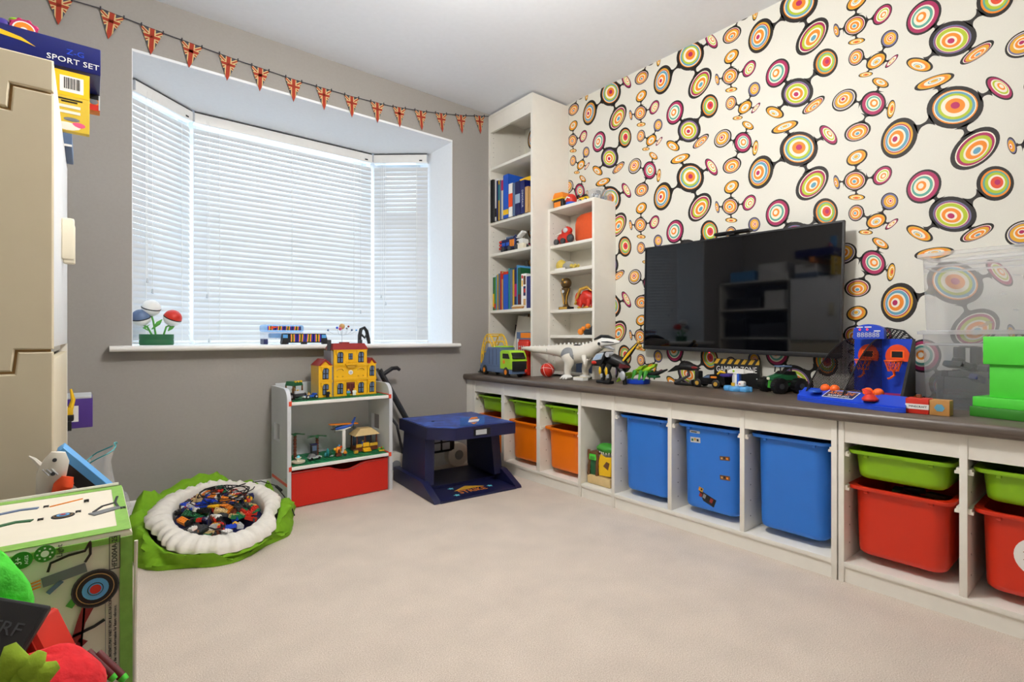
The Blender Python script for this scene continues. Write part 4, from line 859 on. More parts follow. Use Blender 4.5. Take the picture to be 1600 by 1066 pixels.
# --- yellow brick mansion
h = thing('toy_mansion', 'yellow toy brick mansion with dark red roofs on the toy shelf', 'toy house', (1.041, 2.665, .5062), 0)
HY = -.055                                              # front plane (towards the room)
def hwall(x0, x1, z0, z1, y0=HY, y1=.06): 
    w = MB('lego_yellow').bx(x0, x1, y0, y1, z0, z1).build('wall', h)
    tr_ = MB('lego_yellow')
    for z in (z0+.004, z1-.003): tr_.bx(x0-.002, x1+.002, y0-.004, y0, z-.003, z+.003)
    tr_.build('cornice', w); return w
def hwin(x, z, w=.030, hh=.055, y=HY, arch=True):
    f = MB('black').bx(x-w/2, x+w/2, y-.003, y, z, z+hh).build('window', h)
    for i in (-1, 1):
        for j in range(2): MB('slate_blue').bx(x+i*w*.26-w*.16, x+i*w*.26+w*.16, y-.004, y-.0028, z+hh*(.07+.48*j), z+hh*(.46+.46*j)).build('pane', f)
    if arch:
        a = MB('lego_yellow'); pts = [(x-w*.75, z+hh*.86), (x-w*.75, z+hh*1.12), (x+w*.75, z+hh*1.12), (x+w*.75, z+hh*.86), (x+w*.5, z+hh*.86)]+[(x+w*.5*math.cos(q), z+hh*.86+w*.32*math.sin(q)) for q in (PI*k/6 for k in range(7))]
        a.prism(pts, 'y', y-.008, y); a.build('arch', f)
        for s in (-1, 1): MB('lego_yellow').bx(x+s*w*.62-.003, x+s*w*.62+.003, y-.006, y, z+hh*.72, z+hh*.95).build('bracket', f)
# left wing, main block, right wing (local x, metres from the centre)
hwall(-.152, -.085, 0, .080); hwall(-.152, -.085, .080, .160); hwall(-.075, .102, 0, .085); hwall(-.075, .102, .085, .160); hwall(-.075, .102, .160, .240); hwall(.106, .152, 0, .085); hwall(.106, .152, .085, .165)
MB('grey').bx(-.086, -.074, -.045, .06, 0, .235).build('drainpipe', h)
for x0, x1, zb, hh in ((-.156, -.081, .160, .034), (.103, .156, .165, .030)):
    xm = (x0+x1)/2; MB('lego_yellow').prism([(x0+.006, zb), (x1-.006, zb), (xm, zb+hh-.006)], 'y', HY+.004, .055).build('gable', h)
    for s, xa in ((-1, x0), (1, x1)): MB('dark_red').prism([(xa, zb), (xm, zb+hh), (xm, zb+hh-.009), (xa-s*.012, zb)], 'y', HY-.004, .06).build('roof_slope', h)
MB('dark_red').loft([[(-.082, HY-.006, .240), (.108, HY-.006, .240), (.108, .062, .240), (-.082, .062, .240)], [(-.070, HY+.022, .272), (.097, HY+.022, .272), (.097, .04, .272), (-.070, .04, .272)]]).build('roof', h)
for x in (-.083, .084): MB('dark_grey').bx(x-.007, x+.007, -.02, .0, .235, .290).build('chimney', h); 
MB('dark_red').bx(-.02, .02, -.02, .02, .272, .278).build('roof_hatch', h)
for x, z in ((-.118, .012), (-.118, .092), (-.043, .012), (.068, .012), (-.043, .172), (.068, .172), (.129, .012), (.129, .098)): hwin(x, z, .030 if abs(x) < .125 else .026)
hwin(.012, .188, .022, .032, arch=False)
d = MB('reddish_brown').bx(-.010, .034, HY-.003, HY, .004, .070).build('door', h)
for x in (.001, .023): MB('maroon').bx(x-.008, x+.008, HY-.0045, HY-.003, .010, .062).build('door_leaf', d)
bal = MB('lego_yellow').bx(-.018, .042, HY-.018, HY, .160, .166).build('balcony', h)
for k in range(8): MB('lego_yellow').cyl((-.015+.0077*k, HY-.016, .166), (-.015+.0077*k, HY-.016, .178), .0013, n=6).build('baluster', bal)
MB('lego_yellow').bx(-.018, .042, HY-.018, HY-.013, .178, .181).build('handrail', bal); MB('ochre').prism([(-.014, .160), (.038, .160), (.030, .146), (-.006, .146)], 'y', HY-.012, HY).build('corbel', bal)
cl = MB('white').cyl((.012, HY-.004, .121), (.012, HY, .121), .012, n=18).build('clock', h); MB('light_grey').cyl((.012, HY-.006, .121), (.012, HY-.004, .121), .007, n=14).build('dial', cl)
for x in (-.043, .068):
    a = MB('ochre'); a.sweep([(x-.018, HY-.003, .132), (x-.01, HY-.003, .142), (x+.01, HY-.003, .142), (x+.018, HY-.003, .132)], .003, 6); a.build('garland', h)
    for s in (-1, 1): MB('ochre').bx(x+s*.014-.003, x+s*.014+.003, HY-.004, HY, .098, .105).build('scroll', h)
# --- little figures and vehicles
def figure(name, label, loc, shirt, legs, hair='brown', rz=0, sc=1.0, cat='toy figure', group=None):
    t = thing(name, label, cat, loc, rz, group); s = sc
    for x in (-.004, .004): MB(legs).bx(x*s-.0035*s, x*s+.0035*s, -.004*s, .004*s, 0, .014*s).build('leg', t)
    MB(shirt).prism([(-.0075*s, .014*s), (.0075*s, .014*s), (.006*s, .027*s), (-.006*s, .027*s)], 'y', -.004*s, .004*s).build('torso', t)
    for x in (-1, 1): MB(shirt).sweep([(x*.007*s, 0, .026*s), (x*.0095*s, -.002*s, .020*s), (x*.009*s, -.006*s, .015*s)], .0022*s, 6).build('arm', t)
    hd = MB('skin').cyl((0, 0, .027*s), (0, 0, .036*s), .005*s, n=12).build('head', t); MB(hair).sph((0, 0, .0355*s), (.0058*s, .0058*s, .0035*s), 10, 5).build('hair', hd); return t
figure('toy_figure', 'tiny figure in black in front of the left wing of the toy mansion', (.925, 2.585, .5105), 'black', 'black'); figure('toy_figure', 'tiny figure in white and blue by the mansion door', (1.030, 2.580, .5105), 'sky_blue', 'green', 'orange', sc=.9); figure('toy_figure', 'tiny figure in a white dress by the mansion door', (1.060, 2.578, .5105), 'white', 'white', 'orange', sc=.95); figure('toy_figure', 'tiny dark figure standing between the jeep and the blue car', (.803, 2.66, .5105), 'navy', 'navy', 'yellow', sc=1.0)
def wheels(t, pts, r, w, tyre='black', hub='light_grey', ax='y'):
    for x, y in pts:
        d = Vector((0, w/2, 0)) if ax == 'y' else Vector((w/2, 0, 0)); c = Vector((x, y, r))
        k = MB(tyre).sweep([c-d, c-d*.75, c+d*.75, c+d], [r*.86, r, r, r*.86], 16).build('wheel', t); MB(hub).cyl(tuple(c-d*1.08), tuple(c+d*1.08), r*.5, n=12).build('hub', k)
t = thing('toy_jeep', 'dark green toy jeep with roof lamps at the end of the toy shelf', 'toy vehicle', (.772, 2.60, .5105), math.radians(20)); t.scale = (1.3, 1.3, 1.3)
MB('dark_grey').bx(-.022, .022, -.03, .03, .010, .022, .002).build('chassis', t); MB('light_grey').bx(-.02, .02, -.028, -.022, .02, .032).build('bonnet', t); MB('dark_green').prism([(-.022, .05), (.022, .05), (.016, .066), (-.016, .066)], 'y', -.018, .028).build('roof', t)
for x in (-.019, .019):
    for y in (-.016, .026): MB('brown').bx(x-.002, x+.002, y-.002, y+.002, .022, .05).build('pillar', t)
for x in (-.012, 0, .012): MB('yellow').cyl((x, -.022, .066), (x, -.016, .066), .0035, n=10).build('roof_lamp', t)
figure('toy_figure', 'tiny driver sitting in the dark green toy jeep', (.767, 2.606, .5395), 'tan', 'tan', sc=.85)
wheels(t, ((-.024, -.02), (.024, -.02), (-.024, .02), (.024, .02)), .012, .008, ax='x')
t = thing('toy_race_car', 'small blue and white open toy car with a driver on the toy shelf', 'toy vehicle', (.836, 2.575, .5105), math.radians(12)); t.scale = (1.15, 1.15, 1.15)
MB('blue').bx(-.026, .026, -.011, .011, .006, .014, .003).build('body', t); MB('white').bx(-.034, -.024, -.012, .012, .005, .013, .003).build('nose', t); MB('blue').bx(.014, .026, -.012, .012, .014, .022, .002).build('engine_cover', t)
wheels(t, ((-.018, -.014), (.020, -.014), (-.018, .014), (.020, .014)), .0085, .006); figure('toy_figure', 'tiny driver in the blue and white toy car', (.829, 2.575, .520), 'tan', 'brown', 'brown', sc=.62)
# --- lower shelf: palms, plane on a post, hut
def palm(x, y, hgt, label, r=.055):
    t = thing('toy_palm_tree', label, 'toy tree', (x, y, .2036), 0, 'toy palm trees')
    b = MB('reddish_brown'); 
    for k in range(7): b.cyl((0, 0, hgt*k/7), (0, 0, hgt*(k+.85)/7), .0085, .0065, n=10)
    b.build('trunk', t)
    for k in range(6):
        a = k*PI/3+.2; L = MB('dark_green'); L.prism([(0, -.004), (r*.4, -.009), (r*.8, -.006), (r, 0), (r*.8, .006), (r*.4, .009), (0, .004)], 'z', 0, .002); o = L.build('leaf', t); o.location = (0, 0, hgt+.001*k); o.rotation_euler = (0, .10, a)
palm(.797, 2.685, .120, 'taller toy palm tree at the end of the lower shelf'); palm(.912, 2.70, .095, 'shorter toy palm tree in the middle of the lower shelf')
t = thing('toy_seaplane', 'blue toy seaplane with an orange wing on a white post', 'toy plane', (1.036, 2.66, .2036), math.radians(-8))
MB('white').bx(-.008, .008, -.008, .008, 0, .118, .001).build('post', t); MB('white').bx(-.014, .014, -.014, .014, 0, .006).build('foot', t)
b = MB('blue'); b.sweep([(-.044, 0, .128), (-.035, 0, .130), (0, 0, .134), (.04, 0, .142), (.052, 0, .148)], [.006, .010, .011, .007, .004], 10); b.build('fuselage', t); MB('white').sweep([(-.04, 0, .121), (0, 0, .122), (.035, 0, .130)], [.004, .008, .004], 8).build('keel', t)
MB('orange').at((0, 0, .150), (.04, .06, .25)).bx(-.078, .078, -.014, .014, -.002, .003, .001).build('wing', t); MB('blue').prism([(.034, .145), (.052, .147), (.064, .182), (.056, .182)], 'y', -.002, .002).build('tail_fin', t)
for x in (-.055, .05): f = MB('black').sweep([(x-.012, -.006, .130), (x, -.006, .128), (x+.012, -.006, .131)], [.002, .005, .002], 8).build('float', t); MB('black').cyl((x, -.006, .13), (x, -.004, .148), .0015, n=6).build('strut', f)
MB('black').bx(-.047, -.044, -.002, .002, .108, .150).build('propeller', t)
t = thing('toy_beach_hut', 'toy beach hut with a tan thatched roof on the lower shelf', 'toy house', (1.152, 2.665, .2036), 0)
MB('reddish_brown').bx(-.06, .06, -.035, .045, 0, .022).build('platform', t)
for x in (-.055, -.01, .055):
    for y in (-.032, .04): MB('reddish_brown').bx(x-.003, x+.003, y-.003, y+.003, .022, .085).build('post', t)
MB('slate_blue').bx(-.05, .05, .03, .036, .022, .085).build('back_wall', t)
for k, (w, z) in enumerate(((.070, .083), (.058, .094), (.044, .105))): MB('sand').loft([[(-w, -.045+.008*k, z), (w, -.045+.008*k, z), (w, .05-.008*k, z), (-w, .05-.008*k, z)], [(-w+.012, -.037+.008*k, z+.012), (w-.012, -.037+.008*k, z+.012), (w-.012, .042-.008*k, z+.012), (-w+.012, .042-.008*k, z+.012)]]).build('roof_tier', t)
for k in range(3): MB('lego_yellow').bx(-.028, .012, -.050-.008*k, -.042-.008*k, 0, .018-.006*k).build('step', t)
MB('lego_yellow').bx(-.024, .010, -.040, -.034, .022, .044).build('gate', t); MB('ochre').bx(-.06, -.03, -.038, -.034, .022, .038).build('railing', t); MB('ochre').bx(.014, .06, -.038, -.034, .022, .038).build('railing', t)
def clutter(name, label, cat, loc, parts, rz=0):
    t = thing(name, label, cat, loc, rz)
    for nm, mt, kind, a in parts:
        b = MB(mt); getattr(b, kind)(*a); b.build(nm, t)
clutter('toy_fountain', 'small round cream toy fountain with teal water at the end of the lower shelf', 'toy', (.783, 2.585, .2036), [('basin', 'cream', 'lathe', ([(.001, 0), (.03, 0), (.032, .008), (.026, .009), (.001, .006)],)), ('pedestal', 'cream', 'lathe', ([(.001, .006), (.008, .006), (.006, .016), (.015, .024), (.001, .024)],)), ('water', 'cyan', 'sph', ((0, 0, .026), (.009, .009, .008), 12, 7))])
clutter('toy_truck', 'grey and white flat toy truck on the lower shelf', 'toy vehicle', (.862, 2.60, .2036), [('bed', 'light_grey', 'bx', (-.03, .036, -.014, .014, .008, .014, .001)), ('cab', 'grey', 'prism', ([(-.026, .014), (.006, .014), (0, .028), (-.018, .030)], 'y', -.012, .012)), ('wheel', 'black', 'cyl', ((-.018, -.016, .007), (-.018, .016, .007), .007)), ('wheel', 'black', 'cyl', ((.022, -.016, .007), (.022, .016, .007), .007))], .15)
clutter('toy_flower_stall', 'orange and yellow toy flower stand in front of the seaplane post', 'toy', (.985, 2.60, .2036), [('base', 'reddish_brown', 'bx', (-.014, .014, -.012, .012, 0, .014)), ('arch', 'orange', 'sph', ((0, 0, .03), (.016, .010, .018), 12, 8)), ('flower', 'yellow', 'sph', ((-.018, 0, .036), .007, 8, 5)), ('flower', 'red_orange', 'sph', ((.012, -.006, .046), .006, 8, 5)), ('flower', 'sky_blue', 'sph', ((.004, 0, .052), .005, 8, 5)), ('opening', 'maroon', 'sph', ((0, -.007, .026), (.006, .005, .011), 10, 6))])
clutter('toy_plant', 'teal and green toy plant cluster on the lower shelf', 'toy', (.935, 2.61, .2036), [('leaf', 'teal', 'sph', ((0, 0, .022), (.006, .012, .022), 10, 6)), ('leaf', 'dark_green', 'sph', ((.012, .004, .016), (.008, .010, .016), 10, 6)), ('leaf', 'teal', 'sph', ((-.010, .006, .012), (.008, .008, .012), 10, 6)), ('stone', 'grey', 'sph', ((.016, -.010, .004), (.010, .006, .004), 10, 5))])
clutter('toy_crate', 'small yellow toy crate between the seaplane post and the hut', 'toy', (1.078, 2.60, .2036), [('crate', 'ochre', 'bx', (-.010, .010, -.008, .008, 0, .016, .001)), ('lid', 'brown', 'bx', (-.011, .011, -.009, .009, .016, .019, .001))])
clutter('toy_booth', 'dark toy booth with blue panes behind the flat truck', 'toy', (.885, 2.67, .2036), [('booth', 'dark_grey', 'bx', (-.014, .014, -.010, .010, 0, .060, .001)), ('pane', 'slate_blue', 'bx', (-.010, .010, -.011, -.0098, .030, .055)), ('roof', 'navy', 'bx', (-.016, .016, -.012, .012, .060, .064))])
clutter('toy_garden', 'tiny toy garden with shrubs and a fence beside the hut', 'toy', (1.208, 2.575, .2036), [('shrub', 'green', 'sph', ((-.010, 0, .010), (.012, .008, .010), 10, 6)), ('shrub', 'leaf', 'sph', ((.008, .004, .012), (.008, .008, .012), 10, 6)), ('flower', 'red', 'sph', ((.000, -.006, .018), .004, 8, 5)), ('flower', 'yellow', 'sph', ((-.012, -.006, .018), .004, 8, 5)), ('fence', 'ochre', 'bx', (-.018, .014, -.012, -.010, 0, .008))])
figure('toy_figure', 'tiny figure in orange by the yellow toy crate', (1.012, 2.58, .2036), 'orange', 'dark_grey', sc=.85); figure('toy_figure', 'tiny figure in blue under the hut roof', (1.14, 2.655, .2256), 'blue', 'white', sc=.85)

# ================================================================== navy strike game
t = thing('arcade_game_table', 'dark navy floor arcade game marked STRIKE on its base', 'toy', (1.565, 2.395, 0), math.radians(-5))
b = MB('game_navy'); b.bx(-.225, .225, -.265, .26, 0, .012, .003); b.bx(-.225, .225, -.05, .25, .012, .024); b.build('base_plate', t)
for s in (-1, 1):
    b = MB('game_navy'); b.prism([(-.262, .002), (-.255, .014), (-.12, .075), (-.10, .078), (.262, .078), (.262, .002)], 'x', s*.223, s*.258); b.build('side_skirt', t)
    b = MB('game_navy'); b.loft([[(s*.235, -.105, .05), (s*.235, .20, .05), (s*.185, .20, .05), (s*.185, -.105, .05)], [(s*.225, -.085, .30), (s*.225, .19, .30), (s*.170, .19, .30), (s*.170, -.085, .30)]]); b.build('leg', t)
poly = [(-.235, -.13), (-.13, -.235), (.235, -.235), (.235, .235), (-.235, .235)]
MB('game_navy').prism(poly, 'z', .292, .352).build('top_box', t); MB('game_top').prism([(x*.96, y*.96) for x, y in poly], 'z', .352, .3545).build('play_surface', t)
l = MB('black').bx(-.025, .075, -.2375, -.235, .305, .340).build('display', t); MB('light_grey').bx(-.012, .052, -.2385, -.2375, .309, .334).build('screen', l)
sb = MB('clear_blue').bx(-.085, .06, -.204, -.201, .3545, .398).build('scoreboard', t)
MB('white').prism([(-.040, .372), (.022, .372), (.028, .384), (-.034, .384)], 'y', -.2058, -.2048).build('logo_band', sb); b = MB('orange'); b.prism([(-.035, .386), (.02, .388), (.012, .396), (-.02, .395)], 'y', -.2055, -.2045); b.prism([(-.028, .368), (.015, .368), (-.005, .360)], 'y', -.2055, -.2045); b.build('logo', sb)
MB('black').cyl((-.13, .02, .3545), (-.13, .02, .357), .008, n=12).build('button', t)
g0 = MB('ochre'); g0.prism([(-.09, -.150), (.09, -.150), (.0, -.095)], 'z', .012, .0132); g0.build('arrow_print', t)
text('STRIKE', .068, 'orange', 'lettering', t, (0, -.185, .0128), (0, 0, 0), sx=.78)
for x, y in ((-.085, -.10), (.115, -.165), (-.11, -.215)):
    pts = [((.017 if k % 2 == 0 else .008)*math.cos(PI/2+k*PI/5)+x, (.017 if k % 2 == 0 else .008)*math.sin(PI/2+k*PI/5)+y) for k in range(10)]; MB('cyan').prism(pts, 'z', .012, .0132).build('star_print', t)
# ================================================================== folded toy pushchair behind it
t = thing('folded_pushchair', 'black folded pushchair frame leaning behind the toy shelf and game', 'pushchair', (1.36, 2.735, 0), 0)
MB('black').sweep([(-.075, -.02, .600), (-.02, -.02, .632), (.01, -.02, .634), (.028, -.02, .622)], [.012, .012, .012, .009], 10).build('handle', t)
for dx, dy in ((0, 0), (.0, .045)): MB('dark_grey').sweep([(-.09+dx, -.02+dy, .63), (-.05, -.02+dy, .56), (.10, -.02+dy, .30), (.19, -.02+dy, .10)], .009, 8).build('frame_tube', t)
MB('dark_grey').sweep([(-.09, .0, .44), (.02, .0, .30), (.06, .0, .12)], .008, 8).build('frame_tube', t)
MB('black').bx(.165, .40, -.03, .03, .105, .235, .01).build('seat', t)
for i in range(3):
    for j in range(2): MB('light_grey').bx(.175+.066*i, .228+.066*i, -.036, -.030, .122+.052*j, .165+.052*j, .004).build('padding', t)
for x, y in ((.0, -.0), (.43, 0)): w = MB('off_white').sweep([(x, -.03, .075), (x, -.022, .075), (x, .022, .075), (x, .03, .075)], [.06, .075, .075, .06], 20).build('wheel', t); MB('grey').cyl((x, -.033, .075), (x, .033, .075), .03, n=16).build('hub', w)

# ================================================================== things on the window sill
t = thing('ball_flower_pot', 'dark green oval pot growing three ball flowers on the window sill', 'pot plant', (.252, 3.0, .772), 0)
b = MB('dark_green'); b.loft([[(.070*k*math.cos(a), .042*k*math.sin(a), z) for a in (2*PI*j/32 for j in range(32))] for k, z in ((.96, 0), (1.0, .006), (1.0, .022), (.985, .024), (.985, .028), (1.0, .030), (1.0, .052), (.93, .052), (.92, .040))]); b.build('pot', t)
for k, (x, z, up, lo, sx, ry) in enumerate(((-.022, .178, 'white', 'white', .0, .15), (-.062, .130, 'slate_blue', 'white', -.03, -.25), (.064, .132, 'red', 'white', .035, .35))):
    st = MB('leaf').sweep([(x*.35+.004, .0, .045), (x*.6, .0, .045+(z-.045)*.5), (x, 0, z-.03)], .0042, 8).build('stem', t)
    hd = MB(lo).at((x, 0, z), (.35, ry, 0)).sph((0, 0, 0), .0395, 22, 8, -1, 0).build('flower_head', t)
    MB(up).at((x, 0, z), (.35, ry, 0)).sph((0, 0, 0), .0395, 22, 8, 0, 1).build('upper_half', hd)
    MB('black').at((x, 0, z), (.35, ry, 0)).lathe([(.039, -.0025), (.0402, -.0025), (.0402, .0025), (.039, .0025)], n=28).build('seam', hd)
for p in (((-.02, 0, .075), (.006, -.004, .105), (.022, -.004, .125)), ((-.035, 0, .07), (-.05, -.006, .082), (-.028, -.01, .098)), ((.045, 0, .068), (.058, -.002, .085), (.072, -.002, .092))): MB('leaf').sweep(p, [.002, .010, .001], 10, flat=.5).build('leaf', t)
t = thing('toy_hover_case', 'clear toy case with a blue and black lid on the window sill', 'toy', (.812, 2.985, .772), 0)
MB('clear_plastic').loft([[(-.095, -.04, .028), (.10, -.04, .028), (.10, .04, .028), (-.095, .04, .028)], [(-.095, -.045, .066), (.105, -.045, .066), (.105, .045, .066), (-.095, .045, .066)]]).build('case', t); l = MB('clear_blue').bx(-.098, .108, -.048, .048, .066, .106, .010).build('lid', t)
MB('rainbow').bx(-.08, .092, -.0495, -.048, .076, .098, .0005).build('sticker', l); MB('red_orange').prism([(-.07, .080), (-.02, .094), (-.06, .096)], 'y', -.0503, -.0496).build('flash', l)
for x in (-.085, .02): MB('navy').bx(x-.010, x+.010, -.04, .04, 0, .030, .003).build('foot', t)
MB('sky_blue').bx(-.06, .06, -.02, .02, .034, .06, .006).build('vehicle', t)
t = thing('toy_light_board', 'black toy board with a bright rainbow pattern on the window sill', 'toy', (.908, 2.90, .772), 0)
MB('black').prism([(-.118, .008), (-.110, .058), (.112, .058), (.126, .008)], 'y', -.02, .02).build('body', t); MB('rainbow').bx(-.075, .085, -.0212, -.020, .014, .054).build('pattern', t)
for x in (-.102, .102): MB('sky_blue').bx(x-.012, x+.012, -.0215, -.020, .034, .052).build('corner_panel', t)
for x in (-.105, .0, .112): MB('black').bx(x-.012, x+.012, -.018, .018, 0, .010, .002).build('foot', t)
t = thing('planet_model', 'small solar system model of balls on thin arms on the window sill', 'model', (1.120, 2.90, .772), 0)
MB('light_grey').lathe([(.001, 0), (.03, 0), (.03, .004), (.004, .006), (.001, .006)]).build('base', t); MB('light_grey').cyl((0, 0, .004), (0, 0, .09), .002, n=8).build('post', t); MB('tan').sph((0, 0, .100), .0165, 18, 12).build('sun', t)
for x, y, z, r, mt in ((-.08, 0, .078, .006, 'slate_blue'), (-.036, -.02, .092, .007, 'royal'), (-.022, -.03, .086, .009, 'pink'), (.034, -.01, .100, .006, 'dark_red'), (.036, .02, .090, .006, 'grey'), (.05, -.02, .08, .006, 'slate_blue'), (.085, 0, .08, .005, 'sky_blue')):
    a = MB('light_grey').sweep([(0, 0, .05), (x*.6, y*.6, .056), (x, y, z-.004)], .0012, 6).build('arm', t); MB(mt).sph((x, y, z), r, 12, 8).build('planet', a)
t = thing('camera_clamp', 'black spring clamp standing on the window sill behind the mansion', 'clamp', (1.245, 2.88, .772), 0)
MB('black').sweep([(-.03, 0, .0), (-.028, 0, .05), (-.02, 0, .085), (0, 0, .094), (.014, 0, .075), (.024, 0, .03), (.03, 0, 0)], [.010, .011, .010, .010, .010, .011, .009], 10).build('jaw', t); MB('black').sweep([(-.022, -.006, .055), (.0, -.006, .035), (.012, -.006, .055)], .007, 8).build('lever', t)

# ================================================================== toys along the worktop
Z0 = ZT+.0006
# --- refuse truck
t = thing('toy_refuse_truck', 'toy refuse truck with lime cab, slate body and yellow cage at the back', 'toy vehicle', (1.995, 2.515, Z0), math.atan2(-.984, -.178))
MB('slate_blue').bx(-.235, .19, -.048, .048, .022, .062, .004).build('chassis', t)
b = MB('slate_blue'); b.prism([(-.215, .062), (-.120, .178), (.050, .178), (.050, .062)], 'y', -.050, .050); bd = b.build('hopper', t)
for x in (-.10, -.05, 0): MB('dark_grey').bx(x-.001, x+.001, -.0512, -.050, .07, .168).build('panel_seam', bd)
b = MB('lime'); b.prism([(.052, .050), (.052, .150), (.075, .162), (.165, .158), (.188, .128), (.195, .050)], 'y', -.052, .052); cb = b.build('cab', t)
MB('black_gloss').prism([(.085, .112), (.085, .142), (.155, .142), (.172, .112)], 'y', -.0532, -.052).build('side_window', cb)
MB('black_gloss').at((.182, 0, .130), (0, math.radians(-38), 0)).bx(-.003, .004, -.044, .044, -.022, .022, .002).build('windscreen', cb)
MB('black').bx(.192, .200, -.048, .048, .040, .098, .003).build('grille', cb); MB('lime').bx(.196, .202, -.05, .05, .098, .108, .002).build('bumper_bar', cb); MB('red').bx(.192, .201, .036, .05, .03, .05, .002).build('tail_lamp', cb)
MB('orange').sph((.10, -.0525, .092), (.016, .001, .012), 12, 6).build('emblem', cb)
MB('lime').bx(-.06, .05, -.046, .046, .178, .186, .003).build('roof_rail', t)
wheels(t, ((-.165, -.044), (.125, -.044), (-.165, .044), (.125, .044)), .031, .020, hub='orange')
MB('black').sweep([(-.235, -.03, .05), (-.265, -.03, .03), (-.275, -.03, .012)], .006, 8).build('rear_lift', t); MB('black').bx(-.29, -.235, -.04, .04, .008, .014, .002).build('rear_step', t)
cg = []
arc = [(-.225+.105*(1-math.cos(a))*1.0, .075+.185*math.sin(a)) for a in (PI*k/14*.86 for k in range(15))]
for y in (-.046, .046):
    for s in (1.0, .78): MB('yellow').sweep([(-.12+(x+.12)*s, y, .06+(z-.06)*s) for x, z in arc], .004, 8).build('cage_rail', t)
for k in range(0, 15, 2):
    x, z = arc[k]; MB('yellow').cyl((x, -.046, z), (x, .046, z), .003, n=8).build('cage_bar', t)
    for y in (-.046, .046): MB('yellow').cyl((x, y, z), (-.12+(x+.12)*.78, y, .06+(z-.06)*.78), .0028, n=6).build('cage_bar', t)
# --- ball
t = thing('toy_basketball', 'small red rubber ball with white lines on the worktop', 'ball', (2.130, 2.262, Z0), 0)
MB('red').sph((0, 0, .0425), .0425, 28, 18).build('ball', t)
for rx, rz in ((0, .5), (1.35, .2), (1.2, 1.5)):
    m_ = Euler((rx, .4, rz)).to_matrix(); MB('white').sweep([tuple(m_ @ Vector((.0425*math.cos(a), .0425*math.sin(a), 0))+Vector((0, 0, .0425))) for a in (2*PI*j/36 for j in range(36))], .0011, 5, closed=True).build('seam', t)
# --- white robot dinosaur
t = thing('robot_dinosaur', 'long white robot dinosaur with a black crest stretching over the worktop', 'toy robot', (2.158, 2.03, Z0), SCR)
bdy = MB('off_white').sweep([(-.40, -.090, .172), (-.36, -.084, .172), (-.30, -.068, .166), (-.22, -.03, .163), (-.14, -.012, .160), (-.08, 0, .150), (-.02, 0, .142), (.04, 0, .148), (.085, 0, .165), (.13, 0, .186), (.17, -.002, .202)], [.004, .012, .020, .026, .036, .050, .054, .050, .042, .034, .028], 16).build('body', t, ang=60)
_bx = (-.36, -.30, -.22, -.14, -.08, -.02, .04, .085, .13, .17); _bz = (.183, .184, .185, .190, .194, .192, .194, .201, .216, .228); _by = (-.084, -.068, -.03, -.012, 0, 0, 0, 0, 0, 0)
for k in range(17):
    x = -.33+.0275*k; j = max(i for i in range(9) if _bx[i] <= x); u = (x-_bx[j])/(_bx[j+1]-_bx[j]); z = _bz[j]+(_bz[j+1]-_bz[j])*u; y = _by[j]+(_by[j+1]-_by[j])*u; hh = .006+.010*min(1, k/8)
    MB('white').prism([(x-.013, z-.008), (x+.013, z-.008), (x+.004, z+hh)], 'y', y-.005, y+.005).build('spine_plate', t)
hd = MB('white').sweep([(.15, -.004, .204), (.185, -.006, .212), (.225, -.008, .213), (.275, -.010, .215), (.300, -.010, .213)], [.020, .028, .022, .013, .006], 12, flat=.9).build('head', t, ang=60)
MB('black').sweep([(.12, -.004, .228), (.17, -.005, .244), (.22, -.007, .243), (.265, -.008, .232)], [.004, .010, .009, .003], 8, flat=1.3).build('crest', hd); MB('black').sweep([(.19, -.028, .214), (.23, -.026, .214), (.27, -.021, .212)], [.003, .004, .002], 8).build('mouth', hd); MB('light_grey').sweep([(.19, -.006, .196), (.23, -.008, .186), (.262, -.008, .176)], [.013, .009, .004], 10).build('jaw', hd)
for x, y, z in ((-.215, -.054, .163), (.175, -.033, .205)): MB('black').cyl((x, y, z), (x, y+.006, z), .008, n=12).build('joint', t)
MB('grey').sph((-.045, -.040, .138), (.055, .028, .044), 16, 10).build('haunch', t); MB('black').prism([(-.06, .178), (.01, .182), (.03, .196), (-.01, .20)], 'y', -.02, .03).build('saddle', t)
for y, s in ((-.045, 0), (.04, .06)):
    MB('off_white').sweep([(-.045+s, y, .13), (-.025+s, y-.006, .095), (-.050+s, y, .055), (-.045+s, y, .022)], [.040, .030, .020, .018], 12).build('leg', t, ang=60)
    f = MB('white').sph((-.040+s, y-.012, .014), (.038, .026, .014), 16, 8).build('foot', t)
    for k in (-1, 0, 1): MB('white').sweep([(-.04+s+.018*k, y-.028, .014), (-.04+s+.022*k, y-.046, .004)], [.007, .003], 8).build('claw', f)
for y in (-.04, .03): MB('off_white').sweep([(.075, y, .135), (.090, y-.01, .105), (.105, y-.018, .088), (.122, y-.022, .118)], [.016, .011, .010, .006], 10).build('arm', t)
MB('dark_grey').sweep([(.122, -.022, .118), (.128, -.024, .126)], [.006, .004], 8).build('claw', t)
clutter('white_card_box', 'flat white box lying in front of the robot dinosaur', 'box', (2.115, 1.985, Z0), [('box', 'white', 'bx', (-.03, .045, -.02, .02, 0, .016, .001)), ('lid', 'cream', 'bx', (-.03, .045, -.02, .02, .016, .019, .001))], SCR)
